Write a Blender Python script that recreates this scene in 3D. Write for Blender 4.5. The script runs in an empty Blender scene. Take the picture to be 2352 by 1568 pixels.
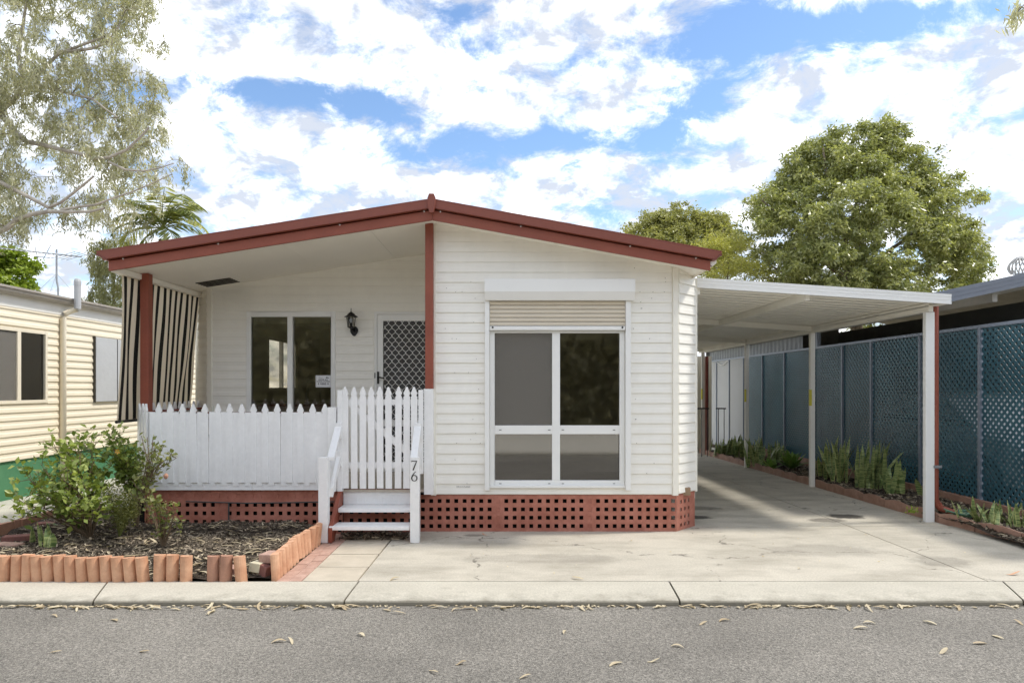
import bpy, bmesh, math, random
import numpy as np
from mathutils import Vector, Matrix, Euler

random.seed(7)
RNG = np.random.default_rng(11)
R = math.radians
scene = bpy.context.scene
COL = scene.collection

# ------------------------------------------------------------------ camera
EYE = 1.5
cam_d = bpy.data.cameras.new('camera')
cam_d.lens = 24.0; cam_d.sensor_width = 36.0; cam_d.sensor_fit = 'HORIZONTAL'
cam_d.shift_x = 0.00425; cam_d.shift_y = 0.0451
cam_d.clip_start = 0.05; cam_d.clip_end = 4000
cam = bpy.data.objects.new('camera', cam_d); COL.objects.link(cam)
cam.location = (0, 0, EYE); cam.rotation_euler = (R(90), 0, 0)
scene.camera = cam

# ------------------------------------------------------------------ sky, sun, exposure
SUN_EL, SUN_AZ = 55.0, 7.0          # azimuth measured from +X towards +Y
SKY_STRENGTH, CLOUD_STRENGTH, SUN_STRENGTH = 0.064, 1.06, 1.0
scene.view_settings.view_transform = 'Standard'
scene.view_settings.look = 'None'
scene.view_settings.exposure = 1.78
scene.view_settings.gamma = 1.0
scene.view_settings.use_curve_mapping = False
scene.render.film_transparent = False
scene.cycles.use_denoising = True
scene.cycles.max_bounces = 10; scene.cycles.diffuse_bounces = 9; scene.cycles.glossy_bounces = 3
scene.cycles.caustics_reflective = False; scene.cycles.caustics_refractive = False
scene.cycles.use_adaptive_sampling = True; scene.cycles.adaptive_threshold = 0.02
scene.cycles.transparent_max_bounces = 8

world = bpy.data.worlds.new('World'); scene.world = world; world.use_nodes = True
def build_world():
    nt = world.node_tree; nt.nodes.clear()
    N = nt.nodes.new; L = nt.links.new
    def math_(op, a, b=None, clamp=False):
        n = N('ShaderNodeMath'); n.operation = op; n.use_clamp = clamp
        for i, v in enumerate((a, b)):
            if v is None: continue
            if isinstance(v, (int, float)): n.inputs[i].default_value = v
            else: L(v, n.inputs[i])
        return n.outputs[0]
    out = N('ShaderNodeOutputWorld')
    sky = N('ShaderNodeTexSky'); sky.sky_type = 'NISHITA'; sky.sun_disc = False
    sky.sun_elevation = R(SUN_EL); sky.sun_rotation = R(90.0 - SUN_AZ)
    sky.air_density = 1.0; sky.dust_density = 0.2; sky.ozone_density = 2.2
    tc = N('ShaderNodeTexCoord'); sep = N('ShaderNodeSeparateXYZ'); L(tc.outputs['Generated'], sep.inputs[0])
    x, y, z = sep.outputs
    zc = math_('ADD', math_('MAXIMUM', z, 0.0), 0.42)
    px = math_('DIVIDE', x, zc); py = math_('DIVIDE', y, zc)
    cmb = N('ShaderNodeCombineXYZ'); L(px, cmb.inputs[0]); L(py, cmb.inputs[1])
    def noise(scale, detail, rough, dist=0.0, off=(0, 0, 0), stretch=(1, 1, 1)):
        mp = N('ShaderNodeMapping'); L(cmb.outputs[0], mp.inputs[0])
        mp.inputs['Location'].default_value = off; mp.inputs['Scale'].default_value = stretch
        n = N('ShaderNodeTexNoise'); n.inputs['Scale'].default_value = scale
        n.inputs['Detail'].default_value = detail; n.inputs['Roughness'].default_value = rough
        n.inputs['Distortion'].default_value = dist
        L(mp.outputs[0], n.inputs['Vector']); return n.outputs['Fac']
    big = noise(3.0, 3, 0.55, 0.4, (3.1, 0.4, 0))
    fine = noise(10.0, 9, 0.68, 0.3, (1.7, 5.2, 0), (0.85, 1.0, 1.0))
    dens = math_('ADD', math_('MULTIPLY', big, 0.45), math_('MULTIPLY', fine, 1.25))
    # openings in the cloud sheet (directions u = x/y, v = z/y)
    ym = math_('MAXIMUM', y, 0.01)
    u = math_('DIVIDE', x, ym); v = math_('DIVIDE', z, ym)
    holes = [(0.03, 0.352, 0.17, 0.030, 0.42, 0.02), (-0.33, 0.432, 0.15, 0.026, 0.38, -0.10), (-0.20, 0.405, 0.05, 0.03, 0.2, 0.0),
             (0.36, 0.515, 0.13, 0.045, 0.42, 0.05), (0.30, 0.425, 0.07, 0.040, 0.30, 0.3), (0.62, 0.545, 0.17, 0.030, 0.30, 0.12),
             (0.72, 0.395, 0.11, 0.030, 0.24, 0.2), (0.12, 0.262, 0.10, 0.018, 0.17, 0.0), (-0.05, 0.555, 0.10, 0.018, 0.17, 0.0),
             (0.20, 0.375, 0.08, 0.03, 0.2, 0.0), (-0.52, 0.44, 0.08, 0.02, 0.18, 0.0)]
    tot = None
    for (u0, v0, ru, rv, k, tilt) in holes:
        du = math_('SUBTRACT', u, u0)
        dv = math_('SUBTRACT', math_('SUBTRACT', v, v0), math_('MULTIPLY', du, tilt))
        a = math_('POWER', math_('ABSOLUTE', math_('DIVIDE', du, ru)), 2.0)
        b = math_('POWER', math_('ABSOLUTE', math_('DIVIDE', dv, rv)), 2.0)
        g = math_('MULTIPLY', math_('EXPONENT', math_('MULTIPLY', math_('ADD', a, b), -1.0)), k)
        tot = g if tot is None else math_('ADD', tot, g)
    dens = math_('SUBTRACT', dens, tot)
    mr = N('ShaderNodeMapRange'); mr.interpolation_type = 'SMOOTHSTEP'
    L(dens, mr.inputs['Value']); mr.inputs['From Min'].default_value = 0.53; mr.inputs['From Max'].default_value = 0.86
    mr.inputs['To Min'].default_value = 0.0; mr.inputs['To Max'].default_value = 0.94
    shade = noise(9.0, 6, 0.62, 0.3, (7.0, 2.0, 0))
    ramp = N('ShaderNodeValToRGB'); L(shade, ramp.inputs[0])
    ramp.color_ramp.elements[0].position = 0.42; ramp.color_ramp.elements[0].color = (0.21, 0.225, 0.255, 1)
    ramp.color_ramp.elements[1].position = 0.68; ramp.color_ramp.elements[1].color = (0.71, 0.705, 0.70, 1)
    b1 = N('ShaderNodeBackground'); hs = N('ShaderNodeHueSaturation'); hs.inputs['Saturation'].default_value = 1.05; L(sky.outputs[0], hs.inputs['Color']); L(hs.outputs[0], b1.inputs[0]); b1.inputs[1].default_value = SKY_STRENGTH
    b2 = N('ShaderNodeBackground'); L(ramp.outputs[0], b2.inputs[0]); b2.inputs[1].default_value = CLOUD_STRENGTH
    mx = N('ShaderNodeMixShader'); thin = N('ShaderNodeMapRange'); L(fine, thin.inputs['Value']); thin.inputs['From Min'].default_value = .36; thin.inputs['From Max'].default_value = .56
    thin.inputs['To Min'].default_value = .50; thin.inputs['To Max'].default_value = 1.0
    L(math_('MULTIPLY', mr.outputs[0], thin.outputs[0]), mx.inputs[0]); L(b1.outputs[0], mx.inputs[1]); L(b2.outputs[0], mx.inputs[2])
    L(mx.outputs[0], out.inputs[0])
build_world()

sun_d = bpy.data.lights.new('sun', 'SUN'); sun_d.energy = SUN_STRENGTH; sun_d.angle = R(5.5); sun_d.color = (1.0, 0.95, 0.87)
sun = bpy.data.objects.new('sun', sun_d); COL.objects.link(sun)
sdir = Vector((math.cos(R(SUN_EL)) * math.cos(R(SUN_AZ)), math.cos(R(SUN_EL)) * math.sin(R(SUN_AZ)), math.sin(R(SUN_EL))))
sun.rotation_euler = sdir.to_track_quat('Z', 'Y').to_euler(); sun.location = sdir * 60

# ------------------------------------------------------------------ helpers
F = 1568.0; CX = 1166.0; HY = 890.0
def at(x, y, d):
    """point at depth d seen at (x, y) of the 2352 px wide photo"""
    return Vector(((x - CX) * d / F, d, EYE - (y - HY) * d / F))
def gz(y):
    return 0.0 if y < 7.5 else -0.0125 * (y - 7.5)

WL = {}     # world location of each object's origin
class MB:
    def __init__(s): s.v = []; s.f = []
    def add(s, vs, fs):
        o = len(s.v); s.v += [tuple(p) for p in vs]; s.f += [tuple(i + o for i in f) for f in fs]; return s
    def box(s, x0, x1, y0, y1, z0, z1):
        return s.add([(x0, y0, z0), (x1, y0, z0), (x1, y1, z0), (x0, y1, z0), (x0, y0, z1), (x1, y0, z1), (x1, y1, z1), (x0, y1, z1)],
                     [(0, 3, 2, 1), (4, 5, 6, 7), (0, 1, 5, 4), (1, 2, 6, 5), (2, 3, 7, 6), (3, 0, 4, 7)])
    def prism(s, poly, ext):
        n = len(poly); ext = Vector(ext); a = [Vector(p) for p in poly]
        vs = a + [p + ext for p in a]
        fs = [tuple(range(n))[::-1], tuple(range(n, 2 * n))] + [(i, (i + 1) % n, n + (i + 1) % n, n + i) for i in range(n)]
        return s.add(vs, fs)
    def bar(s, p0, p1, w, h, up=(0, 0, 1)):
        p0 = Vector(p0); p1 = Vector(p1); d = (p1 - p0).normalized(); up = Vector(up)
        sd = d.cross(up).normalized(); u2 = sd.cross(d).normalized()
        q = [p0 + sd * a * w / 2 + u2 * b * h / 2 for a, b in ((-1, -1), (1, -1), (1, 1), (-1, 1))]
        return s.prism(q, p1 - p0)
    def tube(s, pts, rad, n=6, caps=True):
        pts = [Vector(p) for p in pts]; m = len(pts)
        if isinstance(rad, (int, float)): rad = [rad] * m
        vs = []; ref = Vector((0.3, 0.2, 0.93))
        for i, p in enumerate(pts):
            t = (pts[min(i + 1, m - 1)] - pts[max(i - 1, 0)])
            t = t.normalized() if t.length > 1e-9 else Vector((0, 0, 1))
            r_ = ref if abs(t.dot(ref)) < 0.95 else Vector((1, 0, 0))
            a = t.cross(r_).normalized(); b = t.cross(a)
            for k in range(n):
                an = 2 * math.pi * k / n
                vs.append(p + (a * math.cos(an) + b * math.sin(an)) * rad[i])
        fs = [(i * n + k, i * n + (k + 1) % n, (i + 1) * n + (k + 1) % n, (i + 1) * n + k) for i in range(m - 1) for k in range(n)]
        if caps: fs += [tuple(range(n))[::-1], tuple(range((m - 1) * n, m * n))]
        return s.add(vs, fs)
    def lathe(s, c, prof, n=16, axis='Z'):
        c = Vector(c); vs = []
        for r, h in prof:
            for k in range(n):
                a = 2 * math.pi * k / n
                o = (r * math.cos(a), r * math.sin(a), h) if axis == 'Z' else ((r * math.cos(a), h, r * math.sin(a)) if axis == 'Y' else (h, r * math.cos(a), r * math.sin(a)))
                vs.append(c + Vector(o))
        m = len(prof)
        fs = [(i * n + k, i * n + (k + 1) % n, (i + 1) * n + (k + 1) % n, (i + 1) * n + k) for i in range(m - 1) for k in range(n)]
        fs += [tuple(range(n))[::-1], tuple(range((m - 1) * n, m * n))]
        return s.add(vs, fs)
    def mesh(s, name, off=(0, 0, 0), recalc=True, smooth=False):
        me = bpy.data.meshes.new(name)
        ox, oy, oz = off
        me.from_pydata([(a - ox, b - oy, c - oz) for a, b, c in s.v], [], s.f)
        if recalc:
            bm = bmesh.new(); bm.from_mesh(me)
            bmesh.ops.remove_doubles(bm, verts=bm.verts, dist=1e-6)
            bmesh.ops.recalc_face_normals(bm, faces=bm.faces); bm.to_mesh(me); bm.free()
        if smooth:
            me.polygons.foreach_set('use_smooth', [True] * len(me.polygons))
        return me
    def base(s):
        xs, ys, zs = zip(*s.v)
        return Vector(((min(xs) + max(xs)) / 2, (min(ys) + max(ys)) / 2, min(zs)))
    def build(s, name, m, parent=None, bevel=0, smooth=False, recalc=True):
        off = WL[parent.name] if parent else s.base()
        o = link(name, s.mesh(name, off, recalc, smooth), m, parent, (0, 0, 0) if parent else off)
        if bevel:
            b = o.modifiers.new('bevel', 'BEVEL'); b.width = bevel; b.segments = 2; b.limit_method = 'ANGLE'; b.angle_limit = R(40)
        return o
def link(name, me, m, parent=None, loc=(0, 0, 0)):
    o = bpy.data.objects.new(name, me); COL.objects.link(o)
    if m is not None and len(me.materials) == 0: me.materials.append(M[m] if isinstance(m, str) else m)
    o.location = loc
    if parent: o.parent = parent; WL[o.name] = WL[parent.name] + Vector(loc)
    else: WL[o.name] = Vector(loc)
    return o
def tag(o, label=None, cat=None, group=None, kind=None):
    if label: o['label'] = label
    if cat: o['category'] = cat
    if group: o['group'] = group
    if kind: o['kind'] = kind
    return o
def thing(name, label, cat, loc, group=None):
    o = bpy.data.objects.new(name, None); COL.objects.link(o); o.location = loc; o.empty_display_size = 0.1
    WL[o.name] = Vector(loc); return tag(o, label, cat, group)
def B(name, m, parent, *a, bevel=0.0, **k):
    return MB().box(*a).build(name, m, parent, bevel=bevel, **k)
def fast_mesh(name, V, Q, tint=None):
    me = bpy.data.meshes.new(name)
    V = np.asarray(V, dtype=np.float32); Q = np.asarray(Q, dtype=np.int32)
    me.vertices.add(len(V)); me.vertices.foreach_set('co', V.ravel())
    me.loops.add(Q.size); me.loops.foreach_set('vertex_index', Q.ravel())
    me.polygons.add(len(Q)); me.polygons.foreach_set('loop_start', np.arange(0, Q.size, Q.shape[1], dtype=np.int32))
    me.update(calc_edges=True)
    if tint is not None:
        at_ = me.attributes.new('tint', 'FLOAT', 'FACE'); at_.data.foreach_set('value', np.asarray(tint, dtype=np.float32))
    return me

# ------------------------------------------------------------------ materials
M = {}
def pm(name, c, rough=0.6, var=0.12, scale=2.5, bump=0.0, bscale=80, c2=None, metal=0.0, spec=0.4, fine=0.0, fscale=60, detail=6, coat=0.0, stretch=None):
    m = bpy.data.materials.new(name); m.use_nodes = True; M[name] = m
    nt = m.node_tree; N = nt.nodes.new; L = nt.links.new
    bs = nt.nodes['Principled BSDF']
    bs.inputs['Roughness'].default_value = rough; bs.inputs['Metallic'].default_value = metal
    bs.inputs['Specular IOR Level'].default_value = spec
    if coat: bs.inputs['Coat Weight'].default_value = coat
    geo = N('ShaderNodeNewGeometry'); pos = geo.outputs['Position']
    if stretch:
        mp = N('ShaderNodeMapping'); mp.inputs['Scale'].default_value = stretch; L(pos, mp.inputs[0]); pos = mp.outputs[0]
    n1 = N('ShaderNodeTexNoise'); n1.inputs['Scale'].default_value = scale; n1.inputs['Detail'].default_value = detail; n1.inputs['Roughness'].default_value = 0.62
    L(pos, n1.inputs['Vector'])
    mr = N('ShaderNodeMapRange'); L(n1.outputs['Fac'], mr.inputs[0]); mr.inputs[1].default_value = 0.3; mr.inputs[2].default_value = 0.7
    mix = N('ShaderNodeMix'); mix.data_type = 'RGBA'; L(mr.outputs[0], mix.inputs[0])
    ca = tuple(x * (1 - var) for x in c); cb = c2 if c2 else tuple(min(1, x * (1 + var)) for x in c)
    mix.inputs[6].default_value = (*ca, 1); mix.inputs[7].default_value = (*cb, 1)
    colo = mix.outputs[2]
    if fine:
        n2 = N('ShaderNodeTexNoise'); n2.inputs['Scale'].default_value = fscale; n2.inputs['Detail'].default_value = 3; n2.inputs['Roughness'].default_value = 0.7
        L(geo.outputs['Position'], n2.inputs['Vector'])
        mr2 = N('ShaderNodeMapRange'); L(n2.outputs['Fac'], mr2.inputs[0]); mr2.inputs[1].default_value = 0.32; mr2.inputs[2].default_value = 0.68
        mr2.inputs[3].default_value = 1 - fine; mr2.inputs[4].default_value = 1 + fine
        vm = N('ShaderNodeVectorMath'); vm.operation = 'SCALE'; L(colo, vm.inputs[0]); L(mr2.outputs[0], vm.inputs['Scale']); colo = vm.outputs[0]
    L(colo, bs.inputs['Base Color'])
    if bump:
        n3 = N('ShaderNodeTexNoise'); n3.inputs['Scale'].default_value = bscale; n3.inputs['Detail'].default_value = 4
        L(geo.outputs['Position'], n3.inputs['Vector'])
        bp = N('ShaderNodeBump'); bp.inputs['Strength'].default_value = bump; bp.inputs['Distance'].default_value = 0.01
        L(n3.outputs['Fac'], bp.inputs['Height']); L(bp.outputs[0], bs.inputs['Normal'])
    m['_c'] = 1
    return m
def leafmat(name, c1, c2, trans=0.35, rough=0.45, spec=0.4):
    m = bpy.data.materials.new(name); m.use_nodes = True; M[name] = m
    nt = m.node_tree; N = nt.nodes.new; L = nt.links.new
    bs = nt.nodes['Principled BSDF']; out = nt.nodes['Material Output']
    bs.inputs['Roughness'].default_value = rough; bs.inputs['Specular IOR Level'].default_value = spec
    a = N('ShaderNodeAttribute'); a.attribute_name = 'tint'
    mix = N('ShaderNodeMix'); mix.data_type = 'RGBA'; L(a.outputs['Fac'], mix.inputs[0])
    mix.inputs[6].default_value = (*c1, 1); mix.inputs[7].default_value = (*c2, 1)
    L(mix.outputs[2], bs.inputs['Base Color'])
    tr = N('ShaderNodeBsdfTranslucent'); 
    vm = N('ShaderNodeVectorMath'); vm.operation = 'MULTIPLY'; L(mix.outputs[2], vm.inputs[0]); vm.inputs[1].default_value = (1.3, 1.35, 0.7)
    L(vm.outputs[0], tr.inputs['Color'])
    ms = N('ShaderNodeMixShader'); ms.inputs[0].default_value = trans
    L(bs.outputs[0], ms.inputs[1]); L(tr.outputs[0], ms.inputs[2]); L(ms.outputs[0], out.inputs[0])
    return m
def glassmat(name, tint, refl=1.0, rough=0.01):
    m = bpy.data.materials.new(name); m.use_nodes = True; M[name] = m
    nt = m.node_tree; N = nt.nodes.new; L = nt.links.new; nt.nodes.remove(nt.nodes['Principled BSDF']); out = nt.nodes['Material Output']
    tr = N('ShaderNodeBsdfTransparent'); tr.inputs[0].default_value = (*tint, 1)
    gl = N('ShaderNodeBsdfGlossy'); gl.inputs['Roughness'].default_value = rough; gl.inputs['Color'].default_value = (0.9, 0.9, 0.9, 1)
    fr = N('ShaderNodeFresnel'); fr.inputs[0].default_value = 1.5
    mu = N('ShaderNodeMath'); mu.operation = 'MULTIPLY'; mu.use_clamp = True; L(fr.outputs[0], mu.inputs[0]); mu.inputs[1].default_value = refl
    ms = N('ShaderNodeMixShader'); L(mu.outputs[0], ms.inputs[0]); L(tr.outputs[0], ms.inputs[1]); L(gl.outputs[0], ms.inputs[2]); L(ms.outputs[0], out.inputs[0])
    return m
def meshmat(name, c, opac):
    m = bpy.data.materials.new(name); m.use_nodes = True; M[name] = m
    nt = m.node_tree; N = nt.nodes.new; L = nt.links.new; bs = nt.nodes['Principled BSDF']; out = nt.nodes['Material Output']
    bs.inputs['Base Color'].default_value = (*c, 1); bs.inputs['Roughness'].default_value = 0.8
    tr = N('ShaderNodeBsdfTransparent'); ms = N('ShaderNodeMixShader'); ms.inputs[0].default_value = opac
    L(tr.outputs[0], ms.inputs[1]); L(bs.outputs[0], ms.inputs[2]); L(ms.outputs[0], out.inputs[0])
    return m

pm('siding', (0.87, 0.85, 0.79), 0.42, 0.03, 2.2, spec=0.35, fine=0.015, fscale=9, stretch=(1.6, 1.6, .3))
pm('siding_trim', (0.84, 0.815, 0.735), 0.42, 0.03, 1.5)
pm('soffit', (0.91, 0.88, 0.81), 0.7, 0.03, 1.2)
pm('white_paint', (0.85, 0.85, 0.845), 0.5, 0.045, 5.0, bump=0.15, bscale=60, fine=0.03, fscale=24, stretch=(1, 1, .35))
pm('white_metal', (0.84, 0.84, 0.82), 0.35, 0.02, 2.0)
pm('carport_white', (0.89, 0.87, 0.81), 0.45, 0.05, 1.6, fine=0.02, fscale=14)
pm('red_paint', (0.265, 0.072, 0.043), 0.5, 0.10, 3.0, bump=0.10, bscale=60, fine=0.05, fscale=40)
pm('red_metal', (0.225, 0.062, 0.039), 0.4, 0.06, 1.5, fine=0.02, fscale=30)
pm('red_lattice', (0.38, 0.130, 0.085), 0.75, 0.16, 5.0, c2=(0.48, 0.20, 0.145), bump=0.2, fine=0.10, fscale=22)
pm('deck_grey', (0.55, 0.50, 0.43), 0.7, 0.1, 5.0)
pm('red_deck', (0.20, 0.052, 0.036), 0.65, 0.15, 5.0, fine=0.08, fscale=50)
pm('black_metal', (0.012, 0.012, 0.012), 0.35, 0.2, 20)
pm('lamp_black', (0.010, 0.009, 0.008), 0.4, 0.3, 60, bump=0.2, bscale=150)
pm('shutter_beige', (0.66, 0.59, 0.48), 0.5, 0.03, 3)
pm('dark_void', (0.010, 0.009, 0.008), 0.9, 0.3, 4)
pm('inside_wall', (0.62, 0.56, 0.47), 0.8, 0.05, 2)
pm('inside_floor', (0.30, 0.21, 0.13), 0.6, 0.2, 3)
pm('vent_dark', (0.05, 0.045, 0.035), 0.7, 0.2, 20)
pm('curtain', (0.72, 0.74, 0.80), 0.9, 0.06, 8)
pm('blind_white', (0.62, 0.61, 0.57), 0.8, 0.03, 4)
pm('chrome', (0.6, 0.6, 0.6), 0.15, 0.02, 4, metal=1.0)
pm('paper', (0.80, 0.80, 0.82), 0.7, 0.01, 4)
pm('ink', (0.02, 0.02, 0.03), 0.7, 0.0, 4)
pm('ink_grey', (0.20, 0.20, 0.21), 0.7, 0.0, 4)
pm('number_black', (0.04, 0.035, 0.03), 0.4, 0.1, 20)
pm('yellow_strip', (0.72, 0.66, 0.05), 0.5, 0.05, 20)
pm('cream_siding', (0.78, 0.705, 0.55), 0.45, 0.03, 1.0)
pm('cream_trim', (0.74, 0.67, 0.53), 0.45, 0.04, 2.0)
pm('gutter_grey', (0.34, 0.31, 0.27), 0.45, 0.10, 2.0)
pm('eave_white', (0.74, 0.73, 0.69), 0.5, 0.04, 2.0)
pm('green_skirt', (0.045, 0.185, 0.085), 0.75, 0.12, 1.5, c2=(0.08, 0.22, 0.11), fine=0.05, fscale=40)
pm('foil_board', (0.45, 0.46, 0.47), 0.5, 0.05, 5, bump=0.4, bscale=9)
pm('grey_pipe', (0.42, 0.43, 0.44), 0.4, 0.05, 5)
pm('galv', (0.30, 0.32, 0.34), 0.45, 0.12, 6, metal=0.3)
pm('fence_metal', (0.24, 0.275, 0.33), 0.4, 0.10, 5, metal=0.2)
pm('teal_lattice', (0.032, 0.110, 0.150), 0.36, 0.25, 1.3, c2=(0.055, 0.150, 0.19), fine=0.08, fscale=25)
pm('white_board', (0.46, 0.46, 0.45), 0.6, 0.04, 2)
pm('roof_blue_grey', (0.19, 0.21, 0.25), 0.4, 0.08, 2)
pm('dark_roof', (0.40, 0.385, 0.35), 0.6, 0.2, 2)
pm('dark_wall', (0.28, 0.29, 0.295), 0.7, 0.15, 2)
pm('car_white', (0.70, 0.71, 0.72), 0.25, 0.01, 2, coat=0.6)
pm('car_glass', (0.01, 0.012, 0.014), 0.06, 0.0, 2, spec=0.6)
pm('tyre', (0.015, 0.015, 0.015), 0.8, 0.2, 20)
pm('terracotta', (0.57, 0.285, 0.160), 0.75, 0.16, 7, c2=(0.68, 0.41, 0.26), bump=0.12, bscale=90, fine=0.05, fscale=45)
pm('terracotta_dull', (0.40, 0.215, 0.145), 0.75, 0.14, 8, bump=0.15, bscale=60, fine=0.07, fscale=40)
pm('edging_brown', (0.36, 0.195, 0.135), 0.7, 0.18, 5, c2=(0.46, 0.28, 0.205), fine=0.07, fscale=35)
pm('brick_red', (0.44, 0.265, 0.205), 0.85, 0.15, 12, c2=(0.52, 0.35, 0.28), bump=0.3, bscale=120, fine=0.08, fscale=60)
pm('brick_dark', (0.20, 0.085, 0.070), 0.85, 0.18, 14, bump=0.3, bscale=120, fine=0.1, fscale=60)
pm('brick_cream', (0.60, 0.55, 0.40), 0.85, 0.08, 12, bump=0.3, bscale=120)
pm('paver_cream', (0.47, 0.415, 0.325), 0.85, 0.10, 5, c2=(0.54, 0.48, 0.385), bump=0.2, bscale=150, fine=0.06, fscale=110)
pm('soil', (0.060, 0.045, 0.033), 0.95, 0.4, 14, bump=0.8, bscale=50)
pm('bark', (0.20, 0.16, 0.125), 0.9, 0.25, 7, bump=0.5, bscale=30)
pm('pale_bark', (0.36, 0.32, 0.27), 0.8, 0.25, 4, c2=(0.54, 0.49, 0.42), bump=0.3, bscale=12)
pm('stem_brown', (0.16, 0.115, 0.07), 0.85, 0.25, 20)
pm('stem_green', (0.22, 0.25, 0.07), 0.7, 0.2, 20)
pm('petal_pink', (0.70, 0.36, 0.30), 0.7, 0.1, 20)
pm('petal_orange', (0.80, 0.42, 0.06), 0.6, 0.1, 20)
pm('hose_green', (0.10, 0.22, 0.14), 0.4, 0.1, 20)
pm('poly_pipe', (0.06, 0.06, 0.06), 0.5, 0.2, 20)
pm('bin_green', (0.03, 0.20, 0.09), 0.5, 0.1, 4)
pm('bin_lid', (0.35, 0.52, 0.36), 0.5, 0.1, 4)
pm('hedge_backing', (0.18, 0.165, 0.11), 0.9, 0.3, 1.2)
pm('ground_sand', (0.20, 0.17, 0.11), 0.95, 0.25, 0.6, bump=0.3, bscale=20)
glassmat('glass', (0.66, 0.63, 0.56), 4.6, 0.045)
glassmat('lamp_glass', (0.9, 0.9, 0.88), 1.0)
glassmat('glass_clear', (0.75, 0.75, 0.75), 1.6)
meshmat('flywire', (0.22, 0.205, 0.18), 0.55)
meshmat('door_mesh', (0.085, 0.083, 0.082), 0.90)
leafmat('leaf_euc', (0.17, 0.18, 0.10), (0.72, 0.69, 0.55), 0.38, 0.34, 0.9)
leafmat('leaf_weep', (0.22, 0.24, 0.10), (0.44, 0.43, 0.24), 0.3, 0.4, 0.5)
leafmat('leaf_broad', (0.10, 0.135, 0.045), (0.58, 0.58, 0.25), 0.36, 0.34, 0.7)
leafmat('leaf_small', (0.22, 0.235, 0.075), (0.52, 0.50, 0.20), 0.28, 0.45, 0.5)
leafmat('leaf_lime', (0.30, 0.31, 0.07), (0.56, 0.53, 0.15), 0.30, 0.45)
leafmat('leaf_bright', (0.17, 0.26, 0.035), (0.36, 0.43, 0.07), 0.35, 0.45)
leafmat('leaf_palm', (0.14, 0.19, 0.045), (0.55, 0.55, 0.22), 0.30, 0.35)
leafmat('leaf_shrub', (0.10, 0.155, 0.033), (0.42, 0.48, 0.13), 0.30, 0.35)
leafmat('leaf_rose', (0.12, 0.16, 0.045), (0.32, 0.31, 0.11), 0.30, 0.4)
leafmat('leaf_fern', (0.13, 0.145, 0.045), (0.25, 0.25, 0.08), 0.3, 0.5)
leafmat('leaf_agave', (0.13, 0.24, 0.045), (0.22, 0.33, 0.08), 0.2, 0.4)
leafmat('litter', (0.40, 0.31, 0.19), (0.62, 0.54, 0.38), 0.1, 0.6)
leafmat('mulch', (0.05, 0.037, 0.026), (0.52, 0.43, 0.31), 0.0, 0.85)
leafmat('hedge_leaf', (0.20, 0.19, 0.11), (0.30, 0.28, 0.17), 0.25, 0.5)
def snakemat():
    m = bpy.data.materials.new('leaf_snake'); m.use_nodes = True; M['leaf_snake'] = m
    nt = m.node_tree; N = nt.nodes.new; L = nt.links.new; bs = nt.nodes['Principled BSDF']; bs.inputs['Roughness'].default_value = 0.4
    uv = N('ShaderNodeAttribute'); uv.attribute_name = 'edge'
    geo = N('ShaderNodeNewGeometry')
    mp = N('ShaderNodeMapping'); mp.inputs['Scale'].default_value = (6, 6, 60); L(geo.outputs['Position'], mp.inputs[0])
    n = N('ShaderNodeTexNoise'); n.inputs['Scale'].default_value = 1.0; n.inputs['Detail'].default_value = 2; L(mp.outputs[0], n.inputs['Vector'])
    r = N('ShaderNodeValToRGB'); L(n.outputs['Fac'], r.inputs[0])
    r.color_ramp.elements[0].position = 0.42; r.color_ramp.elements[0].color = (0.13, 0.205, 0.065, 1)
    r.color_ramp.elements[1].position = 0.60; r.color_ramp.elements[1].color = (0.40, 0.46, 0.18, 1)
    mx = N('ShaderNodeMix'); mx.data_type = 'RGBA'; L(uv.outputs['Fac'], mx.inputs[0]); L(r.outputs[0], mx.inputs[6]); mx.inputs[7].default_value = (0.72, 0.67, 0.26, 1)
    L(mx.outputs[2], bs.inputs['Base Color'])
snakemat()
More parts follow.
